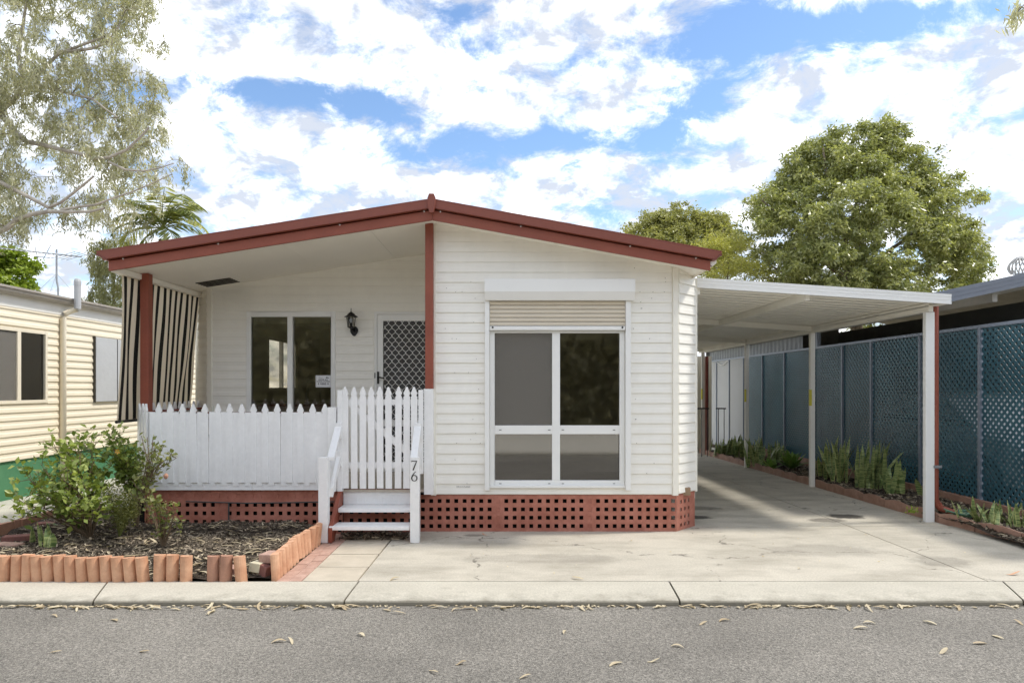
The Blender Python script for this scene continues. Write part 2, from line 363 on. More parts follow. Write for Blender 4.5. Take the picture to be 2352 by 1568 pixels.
def concrete(name, c, stain, dark=(0.10, 0.09, 0.075), cracks=False, spots=(), grime=False):
    m = pm(name, c, 0.85, 0.07, 1.3, bump=0.35, bscale=160, fine=0.16, fscale=70)
    nt = m.node_tree; N = nt.nodes.new; L = nt.links.new; bs = nt.nodes['Principled BSDF']
    src = bs.inputs['Base Color'].links[0].from_socket
    geo = N('ShaderNodeNewGeometry')
    mp = N('ShaderNodeMapping'); mp.inputs['Scale'].default_value = (0.7, 1.5, 1); L(geo.outputs['Position'], mp.inputs[0])
    n = N('ShaderNodeTexNoise'); n.inputs['Scale'].default_value = 1.6; n.inputs['Detail'].default_value = 9; n.inputs['Roughness'].default_value = 0.7; L(mp.outputs[0], n.inputs['Vector'])
    mr = N('ShaderNodeMapRange'); L(n.outputs['Fac'], mr.inputs[0]); mr.inputs[1].default_value = 0.44; mr.inputs[2].default_value = 0.80; mr.inputs[4].default_value = stain
    mx = N('ShaderNodeMix'); mx.data_type = 'RGBA'; L(mr.outputs[0], mx.inputs[0]); L(src, mx.inputs[6]); mx.inputs[7].default_value = (0.26, 0.235, 0.185, 1)
    # small dark specks
    v = N('ShaderNodeTexNoise'); v.inputs['Scale'].default_value = 34; v.inputs['Detail'].default_value = 5; v.inputs['Roughness'].default_value = 0.6; L(mp.outputs[0], v.inputs['Vector'])
    m2 = N('ShaderNodeMapRange'); L(v.outputs['Fac'], m2.inputs[0]); m2.inputs[1].default_value = 0.66; m2.inputs[2].default_value = 0.75; m2.inputs[4].default_value = 0.55
    mx2 = N('ShaderNodeMix'); mx2.data_type = 'RGBA'; L(m2.outputs[0], mx2.inputs[0]); L(mx.outputs[2], mx2.inputs[6]); mx2.inputs[7].default_value = (*dark, 1)
    fin = mx2.outputs[2]
    def blend(fac, colr):
        nonlocal fin
        k = N('ShaderNodeMix'); k.data_type = 'RGBA'; L(fac, k.inputs[0]); L(fin, k.inputs[6]); k.inputs[7].default_value = (*colr, 1); fin = k.outputs[2]
    def M_(op, a, b):
        q = N('ShaderNodeMath'); q.operation = op
        for i, v_ in enumerate((a, b)):
            if isinstance(v_, (int, float)): q.inputs[i].default_value = v_
            else: L(v_, q.inputs[i])
        return q.outputs[0]
    sx = N('ShaderNodeSeparateXYZ'); L(geo.outputs['Position'], sx.inputs[0])
    nz_ = N('ShaderNodeTexNoise'); nz_.inputs['Scale'].default_value = 5.5; nz_.inputs['Detail'].default_value = 8; nz_.inputs['Roughness'].default_value = .72; L(geo.outputs['Position'], nz_.inputs['Vector'])
    for (x0, y0, rx, ry, k, th) in spots:
        e = M_('ADD', M_('POWER', M_('ABSOLUTE', M_('DIVIDE', M_('SUBTRACT', sx.outputs[0], x0), rx), 0), 2.0), M_('POWER', M_('ABSOLUTE', M_('DIVIDE', M_('SUBTRACT', sx.outputs[1], y0), ry), 0), 2.0))
        g = M_('SUBTRACT', M_('ADD', M_('EXPONENT', M_('MULTIPLY', e, -1.0), 0), nz_.outputs['Fac']), th)
        r_ = N('ShaderNodeMapRange'); L(g, r_.inputs[0]); r_.inputs[1].default_value = 0; r_.inputs[2].default_value = .25; r_.inputs[4].default_value = k
        blend(r_.outputs[0], (.045, .04, .033))
    if cracks:
        vo = N('ShaderNodeTexVoronoi'); vo.feature = 'DISTANCE_TO_EDGE'; vo.inputs['Scale'].default_value = .42
        wp = N('ShaderNodeVectorMath'); wp.operation = 'ADD'; wn = N('ShaderNodeTexNoise'); wn.inputs['Scale'].default_value = 2.2; wn.inputs['Detail'].default_value = 7
        L(geo.outputs['Position'], wn.inputs['Vector']); L(geo.outputs['Position'], wp.inputs[0])
        ws = N('ShaderNodeVectorMath'); ws.operation = 'SCALE'; L(wn.outputs['Color'], ws.inputs[0]); ws.inputs['Scale'].default_value = .7; L(ws.outputs[0], wp.inputs[1])
        L(wp.outputs[0], vo.inputs['Vector'])
        r_ = N('ShaderNodeMapRange'); L(vo.outputs['Distance'], r_.inputs[0]); r_.inputs[1].default_value = .002; r_.inputs[2].default_value = .0065; r_.inputs[3].default_value = .75; r_.inputs[4].default_value = 0
        gate_ = N('ShaderNodeMapRange'); L(nz_.outputs['Fac'], gate_.inputs[0]); gate_.inputs[1].default_value = .47; gate_.inputs[2].default_value = .56
        blend(M_('MULTIPLY', r_.outputs[0], gate_.outputs[0]), (.09, .08, .065))
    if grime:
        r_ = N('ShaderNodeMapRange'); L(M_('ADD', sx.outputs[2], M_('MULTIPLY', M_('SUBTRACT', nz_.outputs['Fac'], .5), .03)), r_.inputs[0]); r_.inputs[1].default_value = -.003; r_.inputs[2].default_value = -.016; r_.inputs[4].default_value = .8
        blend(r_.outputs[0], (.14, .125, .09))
    L(fin, bs.inputs['Base Color'])
    return m
concrete('drive_concrete', (0.50, 0.462, 0.385), 0.95, cracks=True, spots=[(3.95, 8.0, .28, .20, .95, .93), (3.62, 7.75, .26, .18, .6, .95), (2.15, 7.95, .28, .18, .9, .98), (2.3, 8.6, .5, .25, .5, 1.0), (-.35, 6.95, .14, .07, .5, .9), (3.75, 5.9, .35, .25, .35, 1.0), (2.9, 6.3, .7, .3, .25, .95), (.3, 6.0, .9, .2, .22, .9)])
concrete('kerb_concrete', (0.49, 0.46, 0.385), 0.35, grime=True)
concrete('verge_concrete', (0.62, 0.59, 0.52), 0.3)
concrete('path_concrete', (0.52, 0.50, 0.43), 0.4)
def asphalt():
    m = pm('asphalt', (0.198, 0.184, 0.160), 0.9, 0.26, 0.6, detail=10)
    nt = m.node_tree; N = nt.nodes.new; L = nt.links.new; bs = nt.nodes['Principled BSDF']
    src = bs.inputs['Base Color'].links[0].from_socket; geo = N('ShaderNodeNewGeometry')
    v = N('ShaderNodeTexVoronoi'); v.inputs['Scale'].default_value = 150; L(geo.outputs['Position'], v.inputs['Vector'])
    hs = N('ShaderNodeSeparateColor'); L(v.outputs['Color'], hs.inputs[0])
    mr = N('ShaderNodeMapRange'); L(hs.outputs[0], mr.inputs[0]); mr.inputs[3].default_value = 0.58; mr.inputs[4].default_value = 1.5
    n = N('ShaderNodeTexNoise'); n.inputs['Scale'].default_value = 45; n.inputs['Detail'].default_value = 4; L(geo.outputs['Position'], n.inputs['Vector'])
    mr2 = N('ShaderNodeMapRange'); L(n.outputs['Fac'], mr2.inputs[0]); mr2.inputs[1].default_value = 0.3; mr2.inputs[2].default_value = 0.7; mr2.inputs[3].default_value = 0.72; mr2.inputs[4].default_value = 1.25
    mu = N('ShaderNodeMath'); mu.operation = 'MULTIPLY'; L(mr.outputs[0], mu.inputs[0]); L(mr2.outputs[0], mu.inputs[1])
    vm = N('ShaderNodeVectorMath'); vm.operation = 'SCALE'; L(src, vm.inputs[0]); L(mu.outputs[0], vm.inputs['Scale']); L(vm.outputs[0], bs.inputs['Base Color'])
    bp = N('ShaderNodeBump'); bp.inputs['Strength'].default_value = 0.7; bp.inputs['Distance'].default_value = 0.006
    L(v.outputs['Distance'], bp.inputs['Height']); L(bp.outputs[0], bs.inputs['Normal'])
asphalt()
def stripe_mat():
    m = bpy.data.materials.new('striped_canvas'); m.use_nodes = True; M['striped_canvas'] = m
    nt = m.node_tree; N = nt.nodes.new; L = nt.links.new; bs = nt.nodes['Principled BSDF']; out = nt.nodes['Material Output']; bs.inputs['Roughness'].default_value = 0.85
    a = N('ShaderNodeAttribute'); a.attribute_name = 'stripe'
    fr = N('ShaderNodeMath'); fr.operation = 'FRACT'; L(a.outputs['Fac'], fr.inputs[0])
    gt = N('ShaderNodeMath'); gt.operation = 'GREATER_THAN'; L(fr.outputs[0], gt.inputs[0]); gt.inputs[1].default_value = 0.56
    mx = N('ShaderNodeMix'); mx.data_type = 'RGBA'; L(gt.outputs[0], mx.inputs[0]); mx.inputs[6].default_value = (0.66, 0.58, 0.46, 1); mx.inputs[7].default_value = (0.012, 0.011, 0.010, 1)
    L(mx.outputs[2], bs.inputs['Base Color'])
    tr = N('ShaderNodeBsdfTranslucent'); L(mx.outputs[2], tr.inputs[0]); ms = N('ShaderNodeMixShader'); ms.inputs[0].default_value = 0.35
    L(bs.outputs[0], ms.inputs[1]); L(tr.outputs[0], ms.inputs[2]); L(ms.outputs[0], out.inputs[0])
stripe_mat()

# ================================================================== SETTING
def sheet(name, m, pts, faces=None):
    mb = MB(); mb.add(pts, faces or [tuple(range(len(pts)))]); o = mb.build(name, m); o['kind'] = 'structure'; return o
sheet('ground', 'ground_sand', [(-400, -300, -0.30), (400, -300, -0.30), (400, 600, -0.30), (-400, 600, -0.30)])
ROADZ = -0.045
sheet('road', 'asphalt', [(-60, -1.3, ROADZ), (60, -1.3, ROADZ), (60, 4.92, ROADZ), (-60, 4.92, ROADZ)])
sheet('verge', 'verge_concrete', [(-60, -14, 0.0), (60, -14, 0.0), (60, -1.75, 0.0), (-60, -1.75, 0.0)])
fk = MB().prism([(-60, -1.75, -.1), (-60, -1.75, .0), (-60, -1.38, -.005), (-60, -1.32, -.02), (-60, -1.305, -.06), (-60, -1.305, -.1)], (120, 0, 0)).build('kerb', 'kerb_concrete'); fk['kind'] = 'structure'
# yard base under everything
sheet('yard', 'ground_sand', [(-60, 5.2, -0.05), (60, 5.2, -0.05), (60, 7.5, -0.05), (60, 60, -0.72), (-60, 60, -0.72), (-60, 7.5, -0.05)],
      [(0, 1, 2, 5), (5, 2, 3, 4)])

# kerb: concrete segments with open joints
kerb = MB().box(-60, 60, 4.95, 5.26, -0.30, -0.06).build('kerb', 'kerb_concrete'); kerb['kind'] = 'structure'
KB, KF = 5.292, 4.832
prof = [(KB, -0.06), (KB, 0.0), (5.05, -0.002), (KF + 0.03, -0.006), (KF + 0.010, -0.011), (KF + 0.002, -0.021), (KF, -0.034), (KF - 0.003, -0.075)]
def kx(x, y, d): return (x - CX) * d / F
joints = [(-14.0, -14.0), (-9.2, -9.1), (kx(248, 0, KB), kx(214, 0, KF)), (kx(824, 0, KB), kx(790, 0, KF)), (kx(1537, 0, KB), kx(1562, 0, KF)), (kx(2303, 0, KB), kx(2352, 0, KF)), (7.5, 7.5), (14, 14)]
for i in range(len(joints) - 1):
    (b0, f0), (b1, f1) = joints[i], joints[i + 1]
    vs = []; g = 0.007
    NS = 14
    for s in range(NS + 1):
        for (y, z) in prof:
            t = (KB - y) / (KB - KF)
            xa = b0 + (f0 - b0) * t + g; xb = b1 + (f1 - b1) * t - g
            x = xa + (xb - xa) * s / NS
            wob = 0.004 * math.sin(x * 3.1 + i) if y < KF + 0.02 else 0
            vs.append((x, y + wob, z))
    n = len(prof)
    fs = [(s * n + k, s * n + k + 1, (s + 1) * n + k + 1, (s + 1) * n + k) for s in range(NS) for k in range(n - 1)]
    fs += [tuple(range(n)), tuple(range(NS * n, NS * n + n))]
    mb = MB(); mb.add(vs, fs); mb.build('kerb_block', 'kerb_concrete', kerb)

# driveway slabs with joints
drive = MB().box(-1.10, 4.70, 5.32, 7.5, -0.12, -0.06).build('driveway', 'soil'); drive['kind'] = 'structure'
def slab(x0, x1, y0, y1, m, parent, name='slab', x0b=None, x1b=None, zt=0.0, g=0.0055):
    x0b = x0 if x0b is None else x0b; x1b = x1 if x1b is None else x1b
    ys = [y0 + g] + [v for v in (7.5,) if y0 + g < v < y1 - g] + [y1 - g]
    vs = []; 
    for y in ys:
        t = (y - y0) / (y1 - y0); a = x0 + (x0b - x0) * t + g; b = x1 + (x1b - x1) * t - g
        z = gz(y) + zt
        vs += [(a, y, z - 0.08), (a, y, z), (b, y, z), (b, y, z - 0.08)]
    fs = [(0, 1, 2, 3)]; L_ = len(ys) - 1
    for i in range(L_):
        for k in range(3): fs.append((i * 4 + k, i * 4 + k + 1, i * 4 + 5 + k, i * 4 + 4 + k))
    fs.append(tuple(range(L_ * 4, L_ * 4 + 4)))
    mb = MB(); mb.add(vs, fs); return mb.build(name, m, parent)
JX = 3.70
for (y0, y1) in ((KB + 0.004, 7.42), (7.42, 9.25), (9.25, 13.2), (13.2, 18.0)):
    x0 = -1.15 if y1 < 7.5 else 1.9
    if y0 < 6: slab(-1.165, JX + 0.03, y0, y1, 'drive_concrete', drive, x0b=-1.14, x1b=JX)
    else: slab(x0, JX, y0, y1, 'drive_concrete', drive)
slab(JX + 0.03, 5.6, KB + 0.004, 7.42, 'drive_concrete', drive, x0b=JX, x1b=4.85)
for (y0, y1) in ((7.42, 9.25), (9.25, 13.2), (13.2, 18.0)): slab(JX, 4.80, y0, y1, 'drive_concrete', drive)
sheet('rear_yard', 'path_concrete', [(-4, 18.0, -0.13), (5.6, 18.0, -0.13), (5.6, 28, -0.25), (-4, 28, -0.25)])

# entry path: cream slabs and two columns of brick pavers
path = MB().box(-1.80, -1.17, 5.32, 7.0, -0.14, -0.07).build('entry_path', 'soil'); path['kind'] = 'structure'
ys = [KB + 0.004, 5.72, 6.16, 6.60, 7.05]
for i in range(4):
    slab(-1.60, -1.165 + 0.004 * i, ys[i], ys[i + 1], 'paver_cream', path, 'paver', zt=0.002 * random.random())
bm_ = None
for c, (xa, xb) in enumerate(((-1.795, -1.702), (-1.698, -1.605))):
    y = KB + 0.004 + (0.0 if c else -0.10)
    while y < 6.95:
        y1 = y + 0.205; a = max(y, KB + 0.004)
        mb = MB(); z = random.uniform(-0.004, 0.004)
        mb.box(xa, xb, a, y1 - 0.004, -0.06, z)
        mb.build('brick', 'brick_red', path, bevel=0.004); y = y1
# side path on the left
lp = sheet('side_path', 'path_concrete', [(-6.9, 5.296, -0.004), (-4.93, 5.296, -0.004), (-4.93, 7.5, -0.004), (-4.3, 7.9, gz(7.9)), (-4.3, 20, gz(20)), (-6.9, 20, gz(20)), (-6.9, 7.5, -0.004)],
           [(0, 1, 2, 6), (2, 3, 4, 5, 6)])

# across the road: unseen hedge, added to darken the reflections in the glazing
# ================================================================== HOUSE
FY, BY, AX = 7.13, 8.50, -0.745      # front wall, porch back wall, ridge
def zs(x): return 3.205 - (0.157 if x < AX else 0.1815) * abs(x - AX)
house = thing('park_home', 'cream weatherboard park home with low red gable roof and open porch', 'house', (-1.0, 7.13, 0))
WBOT = 0.386; PITCH = 0.105

def wallbox(parent_name, m, segs):
    mb = MB()
    for s in segs: mb.box(*s)
    return mb.build(parent_name, m, house)
def siding(wall, p0, p1, z0, ztop, holes=(), m='siding', inset=(0.0, 0.0), pitch=PITCH, zmax=9.0, name='siding_board'):
    """clad the line p0->p1 (xy, seen with the outward normal on its right) with lapped boards"""
    p0 = Vector((*p0, 0)); p1 = Vector((*p1, 0)); Ln = (p1 - p0).length; d = (p1 - p0) / Ln
    nrm = Vector((d.y, -d.x, 0))
    z = z0; row = 0
    while z < zmax:
        mid = z + 0.02
        # interval where the ceiling is above this row
        ss = [k / 200 * Ln for k in range(201)]
        ok = [s for s in ss if ztop(p0 + d * s) > mid]
        if not ok: break
        ints = [(max(inset[0], ok[0]), min(Ln - inset[1], ok[-1]))]
        for (h0, h1, hz0, hz1) in holes:
            c = z + pitch * 0.5
            if hz0 < c < hz1:
                new = []
                for a, b in ints:
                    if h1 <= a or h0 >= b: new.append((a, b)); continue
                    if h0 > a: new.append((a, h0))
                    if h1 < b: new.append((h1, b))
                ints = new
        for a, b in ints:
            if b - a < 0.02: continue
            pr = [(-0.004, pitch - 0.001), (0.0045, pitch - 0.001), (0.0065, pitch * 0.62), (0.0095, pitch * 0.50), (0.0135, 0.010), (0.0130, 0.0075), (-0.004, 0.0075)]
            poly = [p0 + d * a + nrm * o + Vector((0, 0, z + h)) for o, h in pr]
            MB().prism(poly, d * (b - a)).build(name, m, wall)
        z += pitch; row += 1

# ---- front wall (with the big window opening)
WX0, WX1, WZ0, WZ1 = -0.186, 1.219, 0.472, 2.40
T = 0.09
def gable_seg(mb, x0, x1, y0, y1, z0, up=0.03):
    xs = sorted({x0, x1} | ({AX} if x0 < AX < x1 else set()))
    poly = [(x0, y0, z0), (x1, y0, z0)] + [(x, y0, zs(x) + up) for x in reversed(xs)]
    mb.prism(poly, (0, y1 - y0, 0))
fw = MB()
gable_seg(fw, -0.80, WX0, FY, FY + T, WBOT); gable_seg(fw, WX1, 1.76, FY, FY + T, WBOT)
fw.box(WX0, WX1, FY, FY + T, WBOT, WZ0); gable_seg(fw, WX0, WX1, FY, FY + T, WZ1)
fw = fw.build('wall', 'siding', house)
siding(fw, (-0.80, FY), (1.76, FY), WBOT, lambda p: zs(p.x), [(WX0 + 0.80 - 0.01, WX1 + 0.80 + 0.01, WZ0 - 0.02, WZ1 + 0.06)], inset=(0.05, 0.05))
# chamfered corner
CXa, CXb = Vector((1.76, 7.13, 0)), Vector((2.04, 7.42, 0))
cw = MB(); nrm = Vector((0.29, -0.28, 0)).normalized()
cw.prism([CXa + Vector((0, 0, WBOT)), CXb + Vector((0, 0, WBOT)), CXb + Vector((0, 0, zs(2.04) + 0.03)), CXa + Vector((0, 0, zs(1.76) + 0.03))], -nrm * 0.08)
cw = cw.build('wall', 'siding', house)
siding(cw, (1.76, 7.13), (2.04, 7.42), WBOT, lambda p: zs(p.x), inset=(0.045, 0.015))
# side and rear walls
sw = wallbox('wall', 'siding', [(1.95, 2.04, 7.43, 16, 0.3, 2.72)])
mb = MB(); gable_seg(mb, -4.0, 2.04, 15.9, 16.0, 0.3); mb.build('wall', 'siding', house)
wallbox('wall', 'siding', [(-0.80, -0.71, FY + T, BY, WBOT, 3.2)])
# left side wall with a window opening
LWY0, LWY1, LWZ0, LWZ1 = 11.2, 12.7, 1.45, 2.35
lw = wallbox('wall', 'inside_wall', [(-4.0, -3.91, 8.8, LWY0, 0.3, 2.72), (-4.0, -3.91, LWY1, 15.9, 0.3, 2.72), (-4.0, -3.91, LWY0, LWY1, 0.3, LWZ0), (-4.0, -3.91, LWY0, LWY1, LWZ1, 2.72)])
f = MB()
for a in ((-3.99, -3.93, LWY0, LWY0 + .05, LWZ0, LWZ1), (-3.99, -3.93, LWY1 - .05, LWY1, LWZ0, LWZ1), (-3.99, -3.93, LWY0, LWY1, LWZ0, LWZ0 + .05), (-3.99, -3.93, LWY0, LWY1, LWZ1 - .05, LWZ1), (-3.99, -3.93, 11.92, 11.97, LWZ0 + .05, LWZ1 - .05)): f.box(*a)
f.build('window', 'white_metal', house)
# porch back wall with window and door openings
PX0, PX1, PZ0, PZ1 = -3.225, -2.160, 1.10, 2.425
DX0, DX1, DZ0, DZ1 = -1.655, -0.80, 0.45, 2.440
pw = MB()
gable_seg(pw, -3.72, PX0, BY, BY + T, 0.40); gable_seg(pw, PX1, DX0, BY, BY + T, 0.40)
pw.box(PX0, PX1, BY, BY + T, 0.40, PZ0); gable_seg(pw, PX0, PX1, BY, BY + T, PZ1); gable_seg(pw, DX0, DX1 + 0.05, BY, BY + T, DZ1)
pw = pw.build('wall', 'siding', house)
siding(pw, (-3.72, BY), (-0.80, BY), 0.445, lambda p: zs(p.x), [(PX0 + 3.72 - .01, PX1 + 3.72 + .01, PZ0 - .02, PZ1 + .02), (DX0 + 3.72 - .01, 3.0, 0.4, DZ1 + .02)], inset=(0.045, 0.0))
LCa, LCb = Vector((-4.0, 8.80, 0)), Vector((-3.72, 8.50, 0))
nl = Vector((-0.30, -0.28, 0)).normalized()
cw2 = MB().prism([LCa + Vector((0, 0, .4)), LCb + Vector((0, 0, .4)), LCb + Vector((0, 0, zs(-3.72) + .03)), LCa + Vector((0, 0, zs(-4.0) + .03))], -nl * 0.08).build('wall', 'siding', house)
siding(cw2, (-4.0, 8.80), (-3.72, 8.50), 0.445, lambda p: zs(p.x), inset=(0.03, 0.045))
# corner trims
def post_at(p, n1, w, z0, z1, name='corner_trim', m='siding_trim', proud=0.019):
    mb = MB(); q = Vector((p[0], p[1], 0)) + Vector((n1[0], n1[1], 0)) * proud
    t = Vector((-n1[1], n1[0], 0))
    c = [q + t * w / 2, q - t * w / 2, q - t * w / 2 - Vector((n1[0], n1[1], 0)) * 0.05, q + t * w / 2 - Vector((n1[0], n1[1], 0)) * 0.05]
    mb.prism([v + Vector((0, 0, z0)) for v in c], (0, 0, z1 - z0)); return mb.build(name, m, house, bevel=0.004)
post_at((-0.773, FY), (0, -1), 0.055, WBOT - 0.01, zs(-0.77), m='siding_trim')
post_at((1.748, FY), (0.25, -0.97), 0.062, WBOT - 0.01, zs(1.75))
post_at((2.040, 7.425), (0.35, -0.94), 0.032, WBOT - 0.01, zs(2.04) - 0.01)
post_at((-3.705, BY), (-0.25, -0.97), 0.065, 0.42, zs(-3.70))
post_at((-3.995, 8.80), (-0.5, -0.86), 0.05, 0.42, zs(-3.99))
# floor and interior
B('floor', 'inside_floor', house, -3.9, 1.94, 8.6, 15.9, 0.36, 0.44); B('floor', 'inside_floor', house, -0.70, 1.94, 7.24, 8.58, 0.36, 0.44)
B('inner_wall', 'inside_wall', house, -0.70, 1.94, 10.6, 10.68, 0.44, 3.0)
B('inner_wall', 'inside_wall', house, -0.92, -0.84, 8.62, 11.0, 0.44, 3.0)
B('inner_wall', 'inside_wall', house, -3.9, -0.9, 14.2, 14.28, 0.44, 2.9)

for k in range(46):
    x = random.choice([random.uniform(-.70, -.28), random.uniform(1.30, 1.68), random.uniform(-.6, 1.5)]); z = WBOT + PITCH * random.randint(1, 22) + .0 + random.choice([.012, .05])
    if z > zs(x) - .06 or (WX0 - .06 < x < WX1 + .09 and WZ0 - .05 < z < 2.63): continue
    MB().lathe((x, FY - .0165, z), [(.0035, 0), (.0035, .006)], 6, 'Y').build('nail', 'vent_dark', fw)
# ---- front window
win = MB()
fy0, fy1 = FY - 0.012, FY + 0.05
MX0, MX1, TZ0, TZ1, WT = 0.464, 0.546, 1.016, 1.107, 2.100
win.box(WX0, WX0 + .05, fy0, fy1, WZ0, WT); win.box(WX1 - .05, WX1, fy0, fy1, WZ0, WT)
win.box(WX0 + .05, WX1 - .05, fy0, fy1, WZ0, WZ0 + .062); win.box(WX0 + .05, WX1 - .05, fy0, fy1, WT - .03, WT)
win.box(MX0, MX1, fy0 + .002, fy1, WZ0 + .062, WT - .03)
win.box(WX0 + .05, MX0, fy0 + .004, fy1, TZ0, TZ1); win.box(MX1, WX1 - .05, fy0 + .004, fy1, TZ0, TZ1)
win = win.build('window', 'white_metal', house, bevel=0.003)
B('sill', 'white_metal', win, WX0 - .0, WX1 + .0, FY - .045, fy0 - .001, WZ0 - .012, WZ0 + .014, bevel=0.003)
for (a, b, c, d) in ((WX0 + .05, MX0, TZ1, WT - .03), (MX1, WX1 - .05, TZ1, WT - .03), (WX0 + .05, MX0, WZ0 + .062, TZ0), (MX1, WX1 - .05, WZ0 + .062, TZ0)):
    B('pane', 'glass', win, a, b, FY + .020, FY + .025, c, d)
B('flyscreen', 'flywire', win, WX0 + .05, MX0, FY + .008, FY + .009, TZ1, WT - .03)
for (a, b, z) in ((WX0 + .05, MX0, WT - .10), (MX1, WX1 - .05, WT - .10)):
    B('roller_blind', 'blind_white', win, a, b, FY + .060, FY + .064, z, WT)
for x in (WX0 + .11, MX0 - .03, MX1 + .03, WX1 - .11):
    for z in (TZ0 + .045, WZ0 + .030):
        B('drain_slot', 'black_metal', win, x - .012, x + .012, fy0 - .002, fy0 + .004, z - .003, z + .003)
# ---- roller shutter over it
sh = MB().prism([(-0.2365, 7.112, 2.612), (-0.2365, 6.975, 2.612), (-0.2365, 6.970, 2.600), (-0.2365, 6.970, 2.482), (-0.2365, 7.015, 2.398), (-0.2365, 7.112, 2.398)], (1.540, 0, 0)).build('roller_shutter', 'white_metal', house, bevel=0.003)
B('guide_rail', 'white_metal', sh, -0.2365, -0.188, 7.055, 7.116, 0.440, 2.397, bevel=0.004)
B('guide_rail', 'white_metal', sh, 1.221, 1.275, 7.055, 7.116, 0.440, 2.397, bevel=0.004)
z = 2.396
for k in range(6):
    h = 0.0425
    MB().prism([(-0.186, 7.085, z - 0.002), (-0.186, 7.079, z - 0.006), (-0.186, 7.0775, z - h / 2), (-0.186, 7.079, z - h + 0.006), (-0.186, 7.085, z - h + 0.002), (-0.186, 7.090, z - h / 2)], (1.405, 0, 0)).build('shutter_slat', 'shutter_beige', sh)
    z -= h
B('bottom_bar', 'white_metal', sh, -0.184, 1.217, 7.066, 7.092, z - 0.045, z - 0.003, bevel=0.003)
for x in (-0.155, 1.188): MB().lathe((x, 7.060, z - 0.018), [(0.010, 0.0), (0.010, 0.008)], 10, 'Y').build('stop_bolt', 'black_metal', sh)
B('shutter_back', 'dark_void', sh, -0.186, 1.219, 7.093, 7.098, z, 2.40)

# ---- porch window
pwn = MB(); y0, y1 = BY - .022, BY + .05
PM0, PM1 = (660.5 - CX) * 8.49 / F, (672.5 - CX) * 8.49 / F
pwn.box(PX0 - .02, PX0 + .035, y0, y1, PZ0, PZ1 + .02); pwn.box(PX1 - .035, PX1 + .02, y0, y1, PZ0, PZ1 + .02)
pwn.box(PX0 + .035, PX1 - .035, y0, y1, PZ1 - .045, PZ1 + .02); pwn.box(PX0 + .035, PX1 - .035, y0, y1, PZ0, PZ0 + .04)
pwn.box(PM0, PM1, y0 + .002, y1, PZ0 + .04, PZ1 - .045)
pwn = pwn.build('window', 'white_metal', house, bevel=0.003)
B('pane', 'glass', pwn, PX0 + .035, PM0, BY + .012, BY + .017, PZ0 + .04, PZ1 - .045)
B('pane', 'glass', pwn, PM1, PX1 - .035, BY + .024, BY + .029, PZ0 + .04, PZ1 - .045)
B('roller_blind', 'blind_white', pwn, PX0 + .06, PX1 - .06, BY + .10, BY + .16, PZ1 - .115, PZ1 - .05)
# kitchen bench and tap seen through it
kb = thing('kitchen_bench', 'dark kitchen bench behind the porch window glass', 'bench', (-2.7, 8.9, 0.44))
B('cupboard', 'inside_floor', kb, -3.3, -2.1, 8.66, 9.16, 0.44, 1.28); B('worktop', 'vent_dark', kb, -3.34, -2.06, 8.63, 9.2, 1.281, 1.32)
MB().tube([(-2.60, 8.86, 1.32), (-2.60, 8.86, 1.52), (-2.58, 8.86, 1.56), (-2.53, 8.86, 1.575), (-2.48, 8.86, 1.56), (-2.46, 8.86, 1.52)], 0.011, 8).build('tap', 'chrome', kb, smooth=True)

# ---- security screen door
dr = MB(); y0, y1 = BY - .03, BY + .03
dr.box(DX0, DX0 + .032, y0, y1, DZ0, DZ1); dr.box(DX0 + .032, DX1, y0, y1, DZ1 - .03, DZ1)
dr = dr.build('door_frame', 'white_metal', house, bevel=0.003)
door = MB(); y0, y1 = BY - .024, BY + .012
SX0, SX1 = DX0 + .036, DX1 + .05
door.box(SX0, SX0 + .072, y0, y1, DZ0 + .01, DZ1 - .034); door.box(SX0 + .072, SX1, y0, y1, DZ1 - .112, DZ1 - .034); door.box(SX0 + .072, SX1, y0, y1, DZ0 + .01, DZ0 + .12); door.box(SX0 + .072, SX1, y0, y1, 1.02, 1.10)
door = door.build('screen_door', 'white_metal', house, bevel=0.003)
B('mesh', 'door_mesh', door, SX0 + .072, SX1, BY + .004, BY + .005, DZ0 + .12, DZ1 - .112)
gr = MB(); px_, pz_ = 0.0855, 0.105
gx0, gx1, gz0, gz1 = SX0 + .072, SX1, DZ0 + .12, DZ1 - .112
k = 0
x = gx0 - px_ / 2
while x < gx1 + px_:
    pts = []; nseg = int((gz1 - gz0) / pz_ * 12)
    for i in range(nseg + 1):
        zz = gz1 - i * pz_ / 12
        s_ = math.sin(2 * math.pi * i / 12 * 1.0 + (0 if k % 2 == 0 else math.pi))
        s_ = math.copysign(abs(s_) ** 0.75, s_)
        xx = x + s_ * px_ * 0.235
        if gx0 <= xx <= gx1: pts.append((xx, BY - .004, zz))
        else:
            if len(pts) > 1: gr.tube(pts, 0.0042, 4)
            pts = []
    if len(pts) > 1: gr.tube(pts, 0.0042, 4)
    x += px_ / 2; k += 1
g_ = gr.build('diamond_grille', 'white_metal', door, recalc=False); g_['kind'] = 'stuff'
hd = MB(); hx = (868.5 - CX) * 8.47 / F; hz = EYE - (867 - HY) * 8.47 / F
hd.box(hx - .012, hx + .012, BY - .040, BY - .024, hz - .075, hz + .075); hd.tube([(hx, BY - .04, hz + .005), (hx, BY - .075, hz + .005), (hx + .03, BY - .078, hz + .003), (hx + .085, BY - .072, hz - .008)], [.010, .010, .009, .007], 8)
hd.box(hx - .045, hx - .034, BY - .034, BY - .024, hz - .005, hz + .060)
hd.build('handle', 'black_metal', door)

